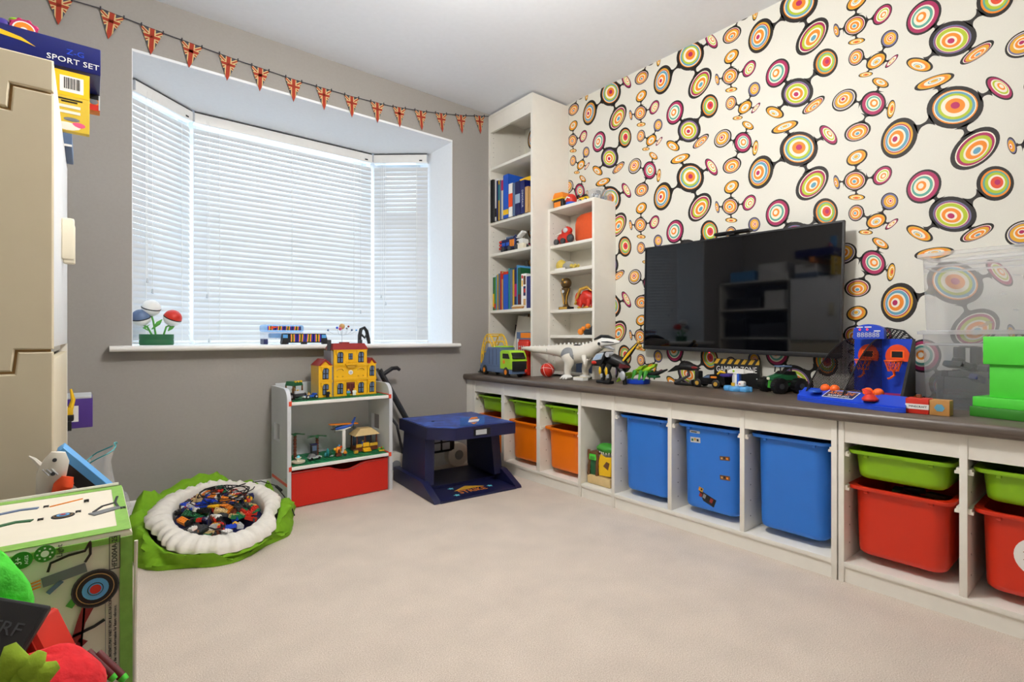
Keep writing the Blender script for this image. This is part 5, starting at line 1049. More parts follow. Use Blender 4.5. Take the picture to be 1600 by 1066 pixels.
# --- black and yellow robot
t = thing('robot_beast', 'black and yellow robot beast with a clear grey visor', 'toy robot', (2.105, 1.742, Z0), SCR)
b = MB('black'); b.sweep([(-.03, 0, .105), (.01, 0, .12), (.05, .01, .105), (.085, .02, .075)], [.022, .036, .032, .02], 12); b.build('torso', t)
hd = MB('black').loft([[(-.118, -.03, .088), (-.05, -.038, .088), (-.05, .02, .088), (-.118, .015, .088)], [(-.112, -.034, .118), (-.02, -.044, .13), (-.02, .03, .13), (-.112, .02, .118)], [(-.08, -.03, .152), (-.02, -.036, .166), (-.02, .03, .166), (-.08, .022, .152)]]).build('head', t)
MB('silver').loft([[(-.108, -.0385, .116), (-.040, -.0455, .124), (-.024, -.0405, .160), (-.082, -.033, .152)], [(-.108, -.0355, .116), (-.040, -.0425, .124), (-.024, -.0375, .160), (-.082, -.030, .152)]]).build('visor_frame', hd); MB('visor_grey').loft([[(-.096, -.0405, .121), (-.044, -.0465, .127), (-.034, -.042, .152), (-.080, -.036, .147)], [(-.096, -.038, .121), (-.044, -.044, .127), (-.034, -.0395, .152), (-.080, -.0335, .147)]]).build('visor', hd)
MB('red').sph((-.096, -.036, .105), (.018, .008, .010), 12, 7).build('nose', hd); MB('silver').cyl((.0, -.044, .150), (.0, .0, .150), .014, n=14).build('shoulder_joint', t)
for x, y in ((-.045, -.02), (.01, -.035)):
    l = MB('black').sweep([(x, y, .10), (x-.008, y-.008, .065), (x+.006, y-.004, .035), (x, y-.008, .012)], [.016, .014, .011, .012], 10).build('leg', t); MB('yellow').sph((x-.006, y-.020, .064), (.008, .006, .022), 10, 7).build('leg_plate', l); MB('black').bx(x-.026, x+.018, y-.03, y+.014, 0, .016, .004).build('foot', l); MB('silver').bx(x-.004, x+.008, y-.022, y-.012, .03, .05, .002).build('shin', l)
MB('black').sweep([(.04, .0, .09), (.075, -.012, .06), (.085, -.012, .030), (.09, -.012, .0)], [.018, .014, .011, .010], 10).build('hind_leg', t); MB('silver').sph((.085, -.026, .045), (.018, .008, .024), 14, 8).build('hind_plate', t)
w = MB('black').sweep([(.05, .01, .11), (.10, .012, .16), (.16, .014, .222)], [.012, .016, .005], 8, flat=.5).build('tail_blade', t); MB('yellow').sweep([(.062, -.004, .112), (.105, -.002, .158), (.152, .002, .206)], [.005, .007, .002], 8, flat=.6).build('blade_edge', w)
for x, z in ((.155, .215), (.165, .195), (.150, .185)): MB('gold').sph((x, .012, z), .010, 10, 7).build('stinger', w)
MB('maroon').prism([(.055, .08), (.105, .085), (.085, .10), (.06, .105)], 'y', -.02, .01).build('side_fin', t)
# --- green insect robot on a blue puck
t = thing('robot_insect', 'lime green robot insect perched on a round blue stand', 'toy robot', (2.205, 1.655, Z0), SCR)
MB('royal').lathe([(.001, 0), (.058, 0), (.060, .004), (.060, .020), (.056, .022), (.001, .022)], n=32).build('stand', t)
MB('lime').sweep([(-.045, 0, .04), (-.01, 0, .060), (.04, .01, .070), (.09, .02, .092)], [.010, .016, .015, .005], 10).build('body', t)
for y, s in ((-.03, 1), (.02, .8)): MB('lime').sweep([(-.02, y, .052), (-.06, y*1.3, .042), (-.085, y*1.4, .020), (-.108, y*1.4, .004)], [.008, .011, .010, .003], 8, flat=.6).build('claw', t)
for x in (-.01, .03, .06):
    for sg in (-1, 1): MB('green').sweep([(x, sg*.008, .058), (x+.006, sg*.026, .064), (x+.010, sg*.040, .044), (x+.006, sg*.046, .022)], [.007, .008, .006, .003], 6, flat=1.4).build('leg', t)
MB('lime').prism([(.0, .072), (.03, .074), (.05, .096), (.02, .090)], 'y', -.02, .02).build('wing_case', t); MB('lime').prism([(.07, .078), (.10, .090), (.105, .106), (.08, .094)], 'y', -.004, .02).build('wing_case', t)
MB('black').sweep([(.04, .01, .05), (.09, .015, .052), (.13, .02, .066), (.16, .02, .078)], [.010, .012, .008, .004], 8).build('tail', t); MB('dark_green').bx(.06, .115, -.01, .03, .034, .046, .004).build('gun', t)
MB('silver').sph((-.095, .01, .032), (.012, .01, .026), 12, 8).build('shield', t)
# --- black dragon
t = thing('toy_dragon', 'black spiky toy dragon with swept wings under the television', 'toy', (2.310, 1.445, Z0), SCR)
MB('black').sweep([(-.10, 0, .062), (-.06, 0, .080), (-.01, 0, .092), (.035, 0, .088), (.07, 0, .084)], [.003, .010, .018, .016, .006], 10).build('body', t)
for y in (-.012, .012): MB('black').prism([(-.10, .060), (-.05, .096), (.0, .104), (.05, .094), (.078, .086), (.06, .078), (.03, .082), (.0, .076), (-.03, .082), (-.06, .068)], 'y', y-.0015, y+.0015).build('wing', t)
MB('dark_grey').sweep([(-.06, 0, .006), (-.02, 0, .028), (.02, 0, .05), (.01, 0, .085)], [.010, .008, .006, .008], 8).build('leg', t); MB('black').bx(-.055, .075, -.02, .02, 0, .012, .004).build('foot', t); MB('dark_red').sph((.055, -.014, .090), (.016, .003, .006), 10, 6).build('eye', t)
MB('black').bx(.06, .082, -.02, .02, .01, .075, .004).build('stand', t)
# --- hazard sign leaning on the wall
t = thing('hazard_sign', 'black sign with yellow hazard stripes and white stencil lettering below the television', 'sign', (2.392, 1.226, Z0), SCR)
MB('black').bx(-.112, .112, -.004, .004, 0, .135, .001).build('board', t)
for k in range(7):
    x = -.112+.034*k; pl = clip([(x, .110), (x+.018, .110), (x+.034, .134), (x+.016, .134)], [(-.112, .0), (.112, .0), (.112, .2), (-.112, .2)])
    if len(pl) > 2: MB('ochre').prism(pl, 'y', -.0052, -.004).build('stripe', t)
text('GAMING ZONE', .040, 'white', 'lettering', t, (.0, -.0046, .084), (PI/2, 0, 0), sx=.72)
for x in (-.10, .10): MB('light_grey').cyl((x, -.006, .045), (x, -.004, .045), .003, n=8).build('bolt', t)
# --- black car with gold wheels
t = thing('toy_muscle_car', 'black toy car with gold wheels and orange exhausts below the television', 'toy vehicle', (2.300, 1.305, Z0), SCR)
MB('black_gloss').prism([(-.085, .014), (-.085, .030), (-.03, .044), (0, .062), (.045, .066), (.085, .052), (.09, .018)], 'y', -.032, .032).build('body', t); MB('slate_blue').prism([(-.022, .047), (0, .058), (.012, .06), (.012, .047)], 'y', -.0335, .0335).build('window', t); MB('orange').bx(.02, .05, -.04, -.033, .046, .056, .003).build('exhaust', t); MB('yellow').sweep([(.045, -.02, .066), (.06, -.02, .078), (.085, -.02, .074)], [.004, .007, .003], 8).build('flame', t); MB('violet').bx(.06, .11, -.028, .028, .056, .068, .004).build('spoiler', t); MB('dark_grey').bx(-.098, -.08, -.03, .03, .01, .026, .003).build('bumper', t)
wheels(t, ((-.05, -.032), (.046, -.034), (-.05, .032), (.046, .034)), .020, .014, hub='gold')
# --- space station toy
t = thing('toy_space_station', 'white and blue toy station on a glossy blue cloud base', 'toy', (2.235, 1.140, Z0), SCR)
b = MB('sky_blue')
for x, y, r in ((-.035, 0, .028), (0, -.018, .030), (.035, -.006, .026), (.01, .018, .030), (-.01, .012, .028), (.052, .0, .014)): b.lathe([(.001, 0), (r*.9, 0), (r, .006), (r, .014), (r*.88, .021), (.001, .022)], (x, y, 0), 20)
b.build('base', t)
MB('white').bx(-.016, .008, -.012, .012, .022, .080, .003).build('tower', t); MB('blue').bx(.004, .014, -.016, .006, .03, .078, .002).build('stripe', t); MB('light_grey').bx(-.018, -.008, -.0125, -.0115, .03, .07).build('panel', t)
dk = MB('white').prism([(-.040, .078), (.036, .078), (.036, .096), (-.01, .100), (-.034, .092)], 'y', -.016, .016).build('deck', t); MB('white').prism([(.036, .080), (.074, .084), (.074, .089), (.036, .096)], 'y', -.006, .006).build('nose', dk); MB('lime').cyl((-.010, -.0175, .088), (-.010, -.016, .088), .005, n=10).build('emblem', dk)
MB('white').bx(.014, .042, -.028, -.004, .022, .046, .006).build('pod', t); MB('red').cyl((.024, -.0295, .034), (.024, -.028, .034), .003, n=8).build('button', t); MB('ochre').bx(-.02, -.006, -.0185, -.012, .022, .036).build('hazard_panel', t)
# --- monster truck
t = thing('toy_monster_truck', 'toy monster truck with fat black tyres and a green frame', 'toy vehicle', (2.318, .985, Z0), SCR-.55)
MB('dark_green').bx(-.020, .020, -.05, .05, .028, .044, .003).build('chassis', t); MB('green').prism([(-.018, .020), (.018, .020), (.012, .052), (-.012, .052)], 'y', -.056, -.05).build('front_frame', t)
b = MB('dark_green'); b.prism([(-.055, .055), (-.055, .068), (-.02, .078), (.0, .092), (.045, .092), (.055, .07), (.055, .055)], 'x', -.026, .026); b.build('body', t); MB('black').prism([(-.018, .080), (.0, .0925), (.04, .0925), (.046, .076)], 'x', -.0275, .0275).build('windows', t); MB('cream').bx(-.022, -.004, -.058, -.05, .054, .066, .003).build('lamp_panel', t)
for x in (-.02, .02):
    for y in (-.02, .03): MB('black').cyl((x, y, .088), (x*.8, y, .112), .003, n=6).build('cage_post', t)
MB('slate_blue').bx(-.020, .020, -.024, .034, .110, .116, .002).build('cage_roof', t)
for x in (-.046, .046):
    for y in (-.045, .048):
        w = MB('black').sweep([(x-.018, y, .032), (x-.014, y, .032), (x+.014, y, .032), (x+.018, y, .032)], [.024, .032, .032, .024], 20).build('wheel', t); MB('dark_grey').cyl((x-.0185, y, .032), (x+.0185, y, .032), .012, n=12).build('hub', w)
        tr2 = MB('black')
        for k in range(12): a = 2*PI*k/12; tr2.at((x, y+.032*math.cos(a), .032+.032*math.sin(a)), (a, 0, 0)).bx(-.013, .013, -.001, .002, -.004, .004)
        o = tr2.build('tread', w); o['kind'] = 'stuff'
# --- basketball arcade game
t = thing('basketball_arcade_game', 'blue tabletop basketball arcade game with two orange hoops', 'toy', (2.150, .660, Z0), SCR)
FLc, FRc, BRc, BLc = (-.170, -.065), (.192, -.170), (.140, .150), (-.140, .215)
MB('royal').prism([FLc, (-.10, -.105), (.16, -.178), FRc, BRc, BLc], 'z', 0, .012).build('base', t)
def lerp(p, q, k): return (p[0]+(q[0]-p[0])*k, p[1]+(q[1]-p[1])*k)
fr = MB('royal'); P0, P1 = FLc, FRc; I0, I1 = lerp(FLc, BLc, .20), lerp(FRc, BRc, .20)
fr.loft([[(*P0, .012), (*P1, .012), (*I1, .012), (*I0, .012)], [(*P0, .018), (*P1, .018), (*I1, .046), (*I0, .046)]]); fr.build('front_panel', t)
MB('royal').prism([(*lerp(FLc, I0, .4),), (*lerp(BLc, FLc, .1),), BLc, (FLc[0]-.006, FLc[1]+.03)], 'z', .012, .034).build('side_rail', t)
lane = [lerp(I0, I1, .04), lerp(I0, I1, .96), lerp(BRc, BLc, .06), lerp(BRc, BLc, .94)]
MB('tan').prism(lane, 'z', .012, .0300).build('lane', t); MB('magenta').prism([lerp(lane[0], lane[1], .55), lerp(lane[0], lane[1], .96), lerp(lane[2], lane[3], .04), lerp(lane[2], lane[3], .42)], 'z', .0300, .0305).build('lane_print', t)
PL, PM, PR = (-.062, .200), (.040, .165), (.136, .146)
def panel(p, q, mat, z0, z1, th=.004, name='backboard'):
    d = Vector((q[0]-p[0], q[1]-p[1])).normalized(); n = Vector((-d.y, d.x))*th
    return MB(mat).prism([p, q, (q[0]+n.x, q[1]+n.y), (p[0]+n.x, p[1]+n.y)], 'z', z0, z1).build(name, t)
for p, q in ((PL, PM), (PM, PR)):
    bb = panel(p, q, 'royal', .012, .232)
    d = Vector((q[0]-p[0], q[1]-p[1])); L = d.length; a = math.atan2(d.y, d.x); m0 = lerp(p, q, .55)
    g = MB('red_orange').prism([(-.036, .0), (.036, .0)]+[(.040*math.cos(k*PI/10), .016+.046*math.sin(k*PI/10)) for k in range(11)], 'y', -.006, -.003).build('hoop_board', t); g.location = (m0[0], m0[1], .150); g.rotation_euler = (0, 0, a)
    MB('neon_orange').bx(-.022, .022, -.0066, -.006, .010, .040).build('frame_print', g); MB('black').bx(-.0175, .0175, -.0074, -.0066, .014, .036).build('square_print', g)
    MB('neon_orange').sweep([(.026*math.cos(2*PI*k/20), -.034+.026*math.sin(2*PI*k/20), .002) for k in range(20)], .003, 6, closed=True).build('rim', g)
    for k in range(10):
        a0 = 2*PI*k/10; a1 = a0+.55; a2 = a0-.55
        for a_ in (a1, a2): MB('neon_orange').sweep([(.026*math.cos(a0), -.034+.026*math.sin(a0), .0), (.016*math.cos(a_), -.034+.016*math.sin(a_), -.036)], .0012, 5).build('net_cord', g)
    MB('neon_orange').sweep([(0, -.034, -.03), (.004, -.034, -.05), (-.010, -.034, -.062), (-.018, -.034, -.064)], .004, 6).build('ball_counter_lever', g)
MB('royal').prism([(-.045, .232), (.056, .232)]+[(.0055+.050*math.cos(k*PI/10), .262+.026*math.sin(k*PI/10)) for k in range(11)], 'y', .130, .160).build('scoreboard', t)
text('888888', .026, 'light_grey', 'lettering', t, (.005, .1295, .247), (PI/2, 0, 0), sx=.95)
for x in (-.022, .002): MB('led_red').cyl((x, .129, .268), (x, .130, .268), .004, n=10).build('lamp', t)
for xa, xb, z in ((-.032, -.012, .277), (-.006, .016, .277), (.024, .044, .262)): MB('white').bx(xa, xb, .129, .130, z-.002, z+.002).build('label_print', t)
def net(p0, p1, z0, z1, bulge, name='side_net'):
    """curved net wall from the low front point p0 to the high back point p1"""
    b = MB('mesh_net'); n = 14; lo, hi = [], []
    for k in range(n+1):
        u = k/n; x, y = lerp(p0, p1, u); lo.append((x, y, .016)); hi.append((x, y, z0+(z1-z0)*math.sin(u*PI/2)**bulge))
    b.add(lo+hi, [(k, k+1, n+2+k, n+1+k) for k in range(n)]); o = b.build(name, t, recalc=False)
    MB('black').sweep(hi, .0026, 6).build('net_rod', o)
net((-.150, -.045), PL, .020, .235, .85); net((-.012, -.100), PM, .020, .235, 1.0, 'centre_net')
MB('black').prism([(.160, -.11), PR, (PR[0]+.006, PR[1]), (.166, -.11)], 'z', .012, .03).build('right_rail', t); b = MB('black'); b.add([(.162, -.115, .03), (.138, .148, .03), (.138, .148, .232), (.170, -.115, .03), (.146, .148, .03), (.146, .148, .232)], [(0, 1, 2), (5, 4, 3), (0, 2, 5, 3), (1, 0, 3, 4), (2, 1, 4, 5)]); b.build('right_wall', t)
b = MB('black'); b.sweep([(-.062, .205, .232), (-.02, .22, .262), (.04, .222, .275), (.10, .20, .262), (.138, .152, .232)], .0026, 6); b.build('net_rod', t); b = MB('mesh_net'); b.add([(-.062, .203, .232), (-.02, .205, .232), (.04, .20, .232), (.10, .18, .232), (.138, .152, .232), (-.062, .205, .232), (-.02, .22, .262), (.04, .222, .275), (.10, .20, .262), (.138, .152, .233)], [(k, k+1, 6+k, 5+k) for k in range(4)]); b.build('top_net', t, recalc=False)
st = MB('white').bx(-.056, .056, -.024, .024, 0, .0008).build('sticker', t); _m = lerp(lerp(P0, P1, .42), lerp(I0, I1, .42), .5)
st.location = (_m[0], _m[1], .0335); st.rotation_euler = Euler((math.atan2(.028, .060), 0, 0)).to_matrix().to_euler(); st.rotation_euler = (Matrix.Rotation(math.atan2(-.105, .362), 3, 'Z') @ Matrix.Rotation(math.atan2(.028, .060), 3, 'X')).to_euler()
MB('navy').bx(-.053, .053, -.021, .021, .0008, .0012).build('sticker_field', st)
for s_, y, mt, sz in (('ARCADE', .006, 'orange', .024), ('BASKETBALL', -.012, 'white', .014)): text(s_, sz, mt, 'lettering', st, (0, y, .0016), (0, 0, 0))
for px, py in ((.085, -.130),):
    l = MB('red').lathe([(.001, 0), (.022, 0), (.024, .006), (.016, .016), (.009, .022), (.001, .022)], (px, py, .026)).build('launcher', t); MB('red').sweep([(px, py, .044), (px-.010, py+.01, .056), (px-.024, py+.02, .060)], [.008, .006, .004], 8, flat=1.8).build('paddle', l)
MB('blue').lathe([(.001, 0), (.022, 0), (.020, .008), (.001, .010)], (-.105, -.070, .036)).build('launcher_base', t)
for k, (px, py, lb) in enumerate(((-.085, -.030, 'left of the left pair'), (-.052, -.036, 'right of the left pair'), (.062, -.068, 'left of the right pair'), (.094, -.074, 'right of the right pair'))):
    o = MB('neon_orange').sph((0, 0, 0), .0165, 18, 12).build('small_orange_ball'); w_ = Matrix.Rotation(SCR, 4, 'Z') @ Vector((px, py, 0)); o.location = (2.150+w_.x, .660+w_.y, Z0+.0305+.0165+.001); tag(o, 'small orange game ball, '+lb+' on the basketball game', 'ball', 'orange game balls')
# --- red and brown blocks
t = thing('red_block_toy', 'red toy block with a white lettered band beside the basketball game', 'toy block', (2.022, .443, Z0), SCR)
MB('red').bx(-.029, .029, -.026, .026, 0, .047, .001).build('block', t); MB('white').bx(-.0296, .0296, -.0266, .0266, .014, .030).build('band', t); text('MINECRAFT', .0085, 'black', 'lettering', t, (.002, -.0268, .022), (PI/2, 0, 0), sx=1.0); MB('brown').bx(-.008, .004, .0, .012, .047, .058, .001).build('fuse', t)
t = thing('brown_block_toy', 'orange brown toy block with a pale blue diamond beside the red block', 'toy block', (2.020, .388, Z0), SCR)
MB('wood').bx(-.024, .024, -.024, .024, 0, .046, .001).build('block', t); MB('print_blue').prism([(-.013, .023), (-.006, .013), (.007, .013), (.013, .023), (.006, .034), (-.006, .034)], 'y', -.0248, -.024).build('diamond', t)
# --- clear boxes
def clear_box(z, label, h=.262):
    t = thing('clear_storage_box', label, 'box', (2.297, .190, z), SCR, 'stacked clear plastic boxes')
    w0, d0, w1, d1 = .555, .185, .595, .208; b = MB('clear_plastic')
    b.loft([rrect(w0, d0, .02, 0), rrect(w1-.02, d1-.016, .025, h-.012)], (True, False)); b.build('tub', t, ang=50)
    r = MB('clear_rim'); r.loft([rrect(w1-.022, d1-.018, .025, h-.014), rrect(w1+.006, d1+.004, .025, h-.014), rrect(w1+.008, d1+.006, .026, h-.004), rrect(w1-.018, d1-.014, .025, h)], (False, False)); r.build('rim', t, ang=50)
    MB('clear_rim').loft([rrect(w1-.035, d1-.03, .023, h*.80), rrect(w1-.029, d1-.024, .023, h*.80+.004), rrect(w1-.034, d1-.029, .023, h*.80+.008)], (False, False)).build('ridge', t); return t
clear_box(Z0, 'lower clear plastic box full of dark parts, behind the green blocks'); clear_box(Z0+.2626, 'upper clear plastic box, empty, stacked over the dark parts')
for k in range(54):
    x, y = random.uniform(-.22, .22), random.uniform(-.055, .055); z = .012+.024*(k//9)+random.uniform(0, .01); c = ('dark_grey', 'black', 'slate_blue', 'navy')[k % 4]
    b = MB(c); b.bx(-.05, .05, -.014, .014, 0, .02, .004); b.bx(-.015, .02, -.010, .010, .02, .034, .003); b.cyl((-.04, -.016, .008), (-.04, .016, .008), .009, n=10)
    o = b.build('toy_part'); w_ = Matrix.Rotation(SCR, 4, 'Z') @ Vector((x, y, 0)); o.location = (2.297+w_.x, .190+w_.y, Z0+z); o.rotation_euler = (random.uniform(-.4, .4), random.uniform(-.4, .4), random.uniform(0, 3)); tag(o, 'dark plastic toy part lying inside the lower clear box', 'toy part', 'dark parts in the clear box')
for k, (x, y, rz, sc_) in enumerate(((-.17, -.062, .05, 1), (-.02, -.066, -.04, 1.1), (.14, -.060, .06, 1), (-.21, -.03, .5, .8), (-.09, .0, -.3, 1.0), (.06, .02, .2, 1.1), (-.18, .045, -.1, 1))):
    b = MB(('dark_grey', 'black', 'slate_blue')[k % 3]); b.bx(-.062*sc_, .062*sc_, -.004, .004, 0, .10+.03*(k % 3), .003); b.bx(-.05*sc_, .05*sc_, -.008, -.004, .03, .05, .002); b.bx(-.05*sc_, .05*sc_, -.008, -.004, .10, .12, .002)
    o = b.build('toy_board'); w_ = Matrix.Rotation(SCR, 4, 'Z') @ Vector((x, y, 0)); o.location = (2.297+w_.x, .190+w_.y, Z0+.006); o.rotation_euler = (0, 0, SCR+rz); tag(o, 'dark upright toy board inside the lower clear box', 'toy part', 'dark parts in the clear box')
for k, x in enumerate((-.20, -.16, -.10, -.05)):
    o = MB('dark_grey').lathe([(.001, 0), (.016, 0), (.016, .05), (.014, .056), (.001, .056)], n=16).build('toy_cylinder'); w_ = Matrix.Rotation(SCR, 4, 'Z') @ Vector((x, -.02+.02*(k % 2), 0)); o.location = (2.297+w_.x, .190+w_.y, Z0+.150); tag(o, 'dark upright toy cylinder in the top of the lower clear box', 'toy part', 'dark parts in the clear box')
# --- plain green blocks (a generic stack in the colours of the toy that stands there)
t = thing('green_block_tower', 'stack of plain bright green toy blocks in front of the clear boxes', 'toy blocks', (2.085, .236, Z0), SCR-.28)
MB('mid_green').bx(-.085, .095, -.045, .06, 0, .030, .002).build('base_block', t); MB('bright_green').bx(-.080, .090, -.040, .055, .030, .060, .002).build('base_block', t); MB('bright_green').bx(-.045, .055, -.026, .034, .060, .158, .002).build('column_block', t); MB('bright_green').bx(-.055, .080, -.038, .046, .158, .240, .002).build('top_block', t)
# --- dinosaur playset in the niche
t = thing('dinosaur_playset', 'toy dinosaur gate with green head, brown rock frame and yellow panel', 'toy', (2.035, 1.715, .0685), SCR)
MB('sand').bx(-.078, .07, -.07, .07, 0, .045, .006).build('rock_base', t)
for x in (-.070, -.018):
    b = MB('brown'); pts = []
    for k in range(9): pts.append((x+random.uniform(-.003, .003), -.060+random.uniform(-.003, .003), .02*k+.01))
    b.sweep(pts, [.010, .008, .010, .007, .009, .007, .009, .008, .007], 7); b.build('rock_post', t)
MB('dark_green').bx(-.064, -.024, -.060, -.052, .045, .125, .002).build('gate', t); MB('bright_green').bx(-.068, -.020, -.066, -.050, .120, .150, .004).build('gate_top', t); MB('green').bx(-.060, -.028, -.068, -.060, .125, .140, .003).build('window', t)
MB('yellow').prism([(-.008, .05), (.066, .055), (.07, .15), (.03, .145), (.0, .155), (-.01, .12)], 'y', -.058, -.050).build('side_panel', t); MB('brown').prism([(.02, .10), (.05, .085), (.06, .12), (.04, .125)], 'y', -.0595, -.058).build('claw_mark', t)
MB('brown').bx(-.075, -.01, -.064, .0, .150, .160, .003).build('lintel', t)
hd = blob('green', (.015, -.02, .182), (.062, .04, .026), '', '', '', 12, .10).build('dinosaur_head', t, ang=70)
for k in range(7): MB('white').cyl((-.03+.015*k, -.052+.004*abs(k-3), .168), (-.03+.015*k, -.054+.004*abs(k-3), .152), .004, .0006, n=8).build('tooth', hd)

# ================================================================== contents of the tall bookcase
def book(y1, w, h, mat, z, label, x=2.122, depth=.19, title=None, tcol='white', lean=0, band=None, group='books in the tall bookcase'):
    """upright book, spine to the room; y1 is its side nearer the window wall"""
    t = thing('book', label, 'book', (x, y1-w/2, z), SCR, group); t.rotation_euler = (0, lean, SCR)
    c = MB(mat); c.bx(-w/2, w/2, 0, .002, 0, h); c.bx(-w/2, -w/2+.0016, 0, depth, 0, h); c.bx(w/2-.0016, w/2, 0, depth, 0, h); c.build('cover', t)
    MB('cream').bx(-w/2+.0016, w/2-.0016, .002, depth-.004, .003, h-.003).build('page_block', t)
    if band: MB(band[0]).bx(-w/2, w/2, -.0006, 0, h*band[1], h*band[2]).build('spine_band', t)
    if title: text(title, min(w*.72, .022), tcol, 'lettering', t, (0, -.0006, h*.45), (PI/2, PI/2, 0), ext=.0003)
    return t
zs = 1.5855
y = 2.7995
for w, h, mt, lb, ti, tc_, bd in ((.009, .290, 'white', 'thin white folder at the end of the upper book row', None, '', None), (.020, .286, 'black', 'black book beside the thin white folder', None, '', None), (.014, .280, 'dark_grey', 'dark grey book beside the black book', None, '', None), (.012, .284, 'white', 'white and black book in the upper row', None, '', ('black', .1, .3)), (.014, .266, 'navy', 'slim navy book in the upper row', None, '', None), (.010, .262, 'yellow', 'slim yellow book in the upper row', None, '', ('teal', .5, .9)), (.012, .262, 'slate_blue', 'slim slate blue book in the upper row', None, '', None), (.014, .270, 'off_white', 'slim cream book in the upper row', None, '', ('magenta', .7, .95)), (.040, .284, 'blue', 'thick bright blue book in the upper row', None, '', ('yellow', .08, .2)), (.030, .215, 'white', 'shorter white book with a red band on its spine', None, '', ('red_orange', .30, .70)), (.018, .210, 'slate_blue', 'short slate blue book in the upper row', None, '', None), (.034, .212, 'navy', 'navy book with a pale band, beside the dinosaur book', None, '', ('visor_grey', .35, .62)), (.034, .208, 'box_navy', 'navy book lettered DINOSAUR', 'DINOSAUR', 'light_grey', None), (.022, .160, 'tan', 'short tan book at the end of the upper row', None, '', None)):
    w *= 1.36; book(y, w, h, mt, zs, lb, x=2.098, title=ti, tcol=tc_ or 'white', band=bd); y -= w+.001
t = thing('book', 'large yellow book lying on top of the shorter books', 'book', (2.20, 2.465, zs+.2158), SCR, 'books in the tall bookcase'); MB('yellow').bx(-.072, .072, -.055, .11, 0, .003).build('cover', t); MB('cream').bx(-.07, .07, -.052, .11, .003, .022).build('page_block', t); MB('yellow').bx(-.072, .072, -.055, .11, .022, .025).build('cover', t); MB('yellow').bx(-.072, .072, -.055, -.052, .003, .022).build('spine', t)
zs = .9925; y = 2.792
for w, h, mt, lb, ti, tc_, bd in ((.012, .225, 'dark_green', 'slim dark green book at the end of the lower row', None, '', ('yellow', .1, .5)), (.014, .225, 'leaf', 'slim green book in the lower row', None, '', ('red', .05, .2)), (.010, .235, 'sky_blue', 'slim pale blue book in the lower row', None, '', None), (.012, .24, 'ochre', 'slim ochre book in the lower row', None, '', None), (.016, .245, 'slate_blue', 'slim slate book in the lower row', None, '', None), (.012, .258, 'red', 'slim red book in the lower row', None, '', None), (.014, .255, 'tan', 'slim tan book in the lower row', None, '', ('red', .8, .95)), (.044, .250, 'blue', 'thick bright blue book with a red top in the lower row', None, '', ('red', .93, 1)), (.014, .268, 'teal', 'slim teal book in the lower row', None, '', None), (.020, .26, 'slate_blue', 'slate book beside the gold spine', None, '', None), (.016, .256, 'ochre', 'gold spined book in the lower row', None, '', None), (.018, .268, 'navy', 'tall navy book in the lower row', None, '', ('magenta', .3, .6)), (.008, .280, 'sky_blue', 'tallest thin light blue book in the lower row', None, '', None), (.024, .262, 'dark_green', 'dark green picture book in the lower row', None, '', ('maroon', 0, .35))):
    w *= 1.19; book(y, w, h, mt, zs, lb, title=ti, tcol=tc_ or 'white', band=bd); y -= w+.001
t = thing('construction_set_box', 'white construction set box with a red square logo in the lower book row', 'box', (2.122, 2.464, zs), SCR)
MB('white').bx(-.032, .016, 0, .18, 0, .220, .001).build('carton', t); MB('red').bx(-.028, -.014, -.0008, 0, .190, .210).build('logo', t); MB('yellow').bx(-.027, -.016, -.0008, 0, .14, .178).build('print', t); MB('brown').bx(-.010, .012, -.0008, 0, .15, .205).build('picture', t); MB('navy').bx(-.010, .012, -.0008, 0, .08, .14).build('picture', t); MB('red').bx(-.004, .010, -.0014, -.0008, .10, .125).build('picture', t); MB('tan').bx(-.010, .012, -.0008, 0, .02, .06).build('picture', t)
t = carton('shop_box', 'dark blue box at the end of the lower book row', 2.122, 2.30, 2.408, 2.444, zs, zs+.20, 'box_navy')
t = thing('wooden_boat_toy', 'small cream and wood toy boat lying before the lower books', 'toy', (2.113, 2.52, zs), SCR)
MB('wood').prism([(-.05, .004), (-.04, 0), (.05, 0), (.06, .014), (-.055, .014)], 'y', -.006, .006).build('hull', t); MB('cream').prism([(-.055, .014), (.06, .014), (.05, .024), (-.03, .026)], 'y', -.006, .006).build('deck', t)
# robot car on the middle shelf
t = thing('transforming_robot_car', 'navy and white robot car with orange trim on the middle shelf', 'toy robot', (2.165, 2.60, 1.3735), SCR)
MB('navy').bx(-.13, .03, -.035, .035, .02, .085, .008).build('chassis', t); MB('white').at((.07, -.012, .098), (0, -.5, 0)).bx(-.034, .034, -.02, .02, -.008, .008, .005).build('shoulder_plate', t); MB('white').bx(.036, .098, -.03, .03, .034, .072, .010).build('head', t); MB('dark_grey').bx(.03, .10, -.026, .03, .0, .034, .006).build('hips', t); MB('black').bx(.055, .075, -.045, -.038, .042, .056, .003).build('eye', t)
for k in range(3): MB('orange').bx(-.02+.016*k, -.008+.016*k, -.038, -.034, .03, .075, .003).build('grille', t); MB('red').bx(-.132, -.105, -.0375, -.034, .022+.022*k, .036+.022*k, .003).build('stripe', t)
for x, z in ((-.09, .018), (-.02, .018), (.05, .018)): MB('dark_grey').cyl((x, -.042, z), (x, .042, z), .018, n=16).build('wheel', t)
for x in (-.10, -.06): MB('blue').bx(x, x+.03, -.038, -.034, .040, .062, .003).build('panel', t)
MB('navy').sweep([(.0, -.02, .085), (.03, -.03, .10), (.05, -.032, .085)], [.005, .006, .004], 8, flat=.7).build('arm', t); MB('slate_blue').bx(-.07, .0, -.03, .03, .085, .10, .005).build('canopy', t); MB('cream').bx(.075, .13, -.05, -.02, 0, .035, .004).build('foot', t)
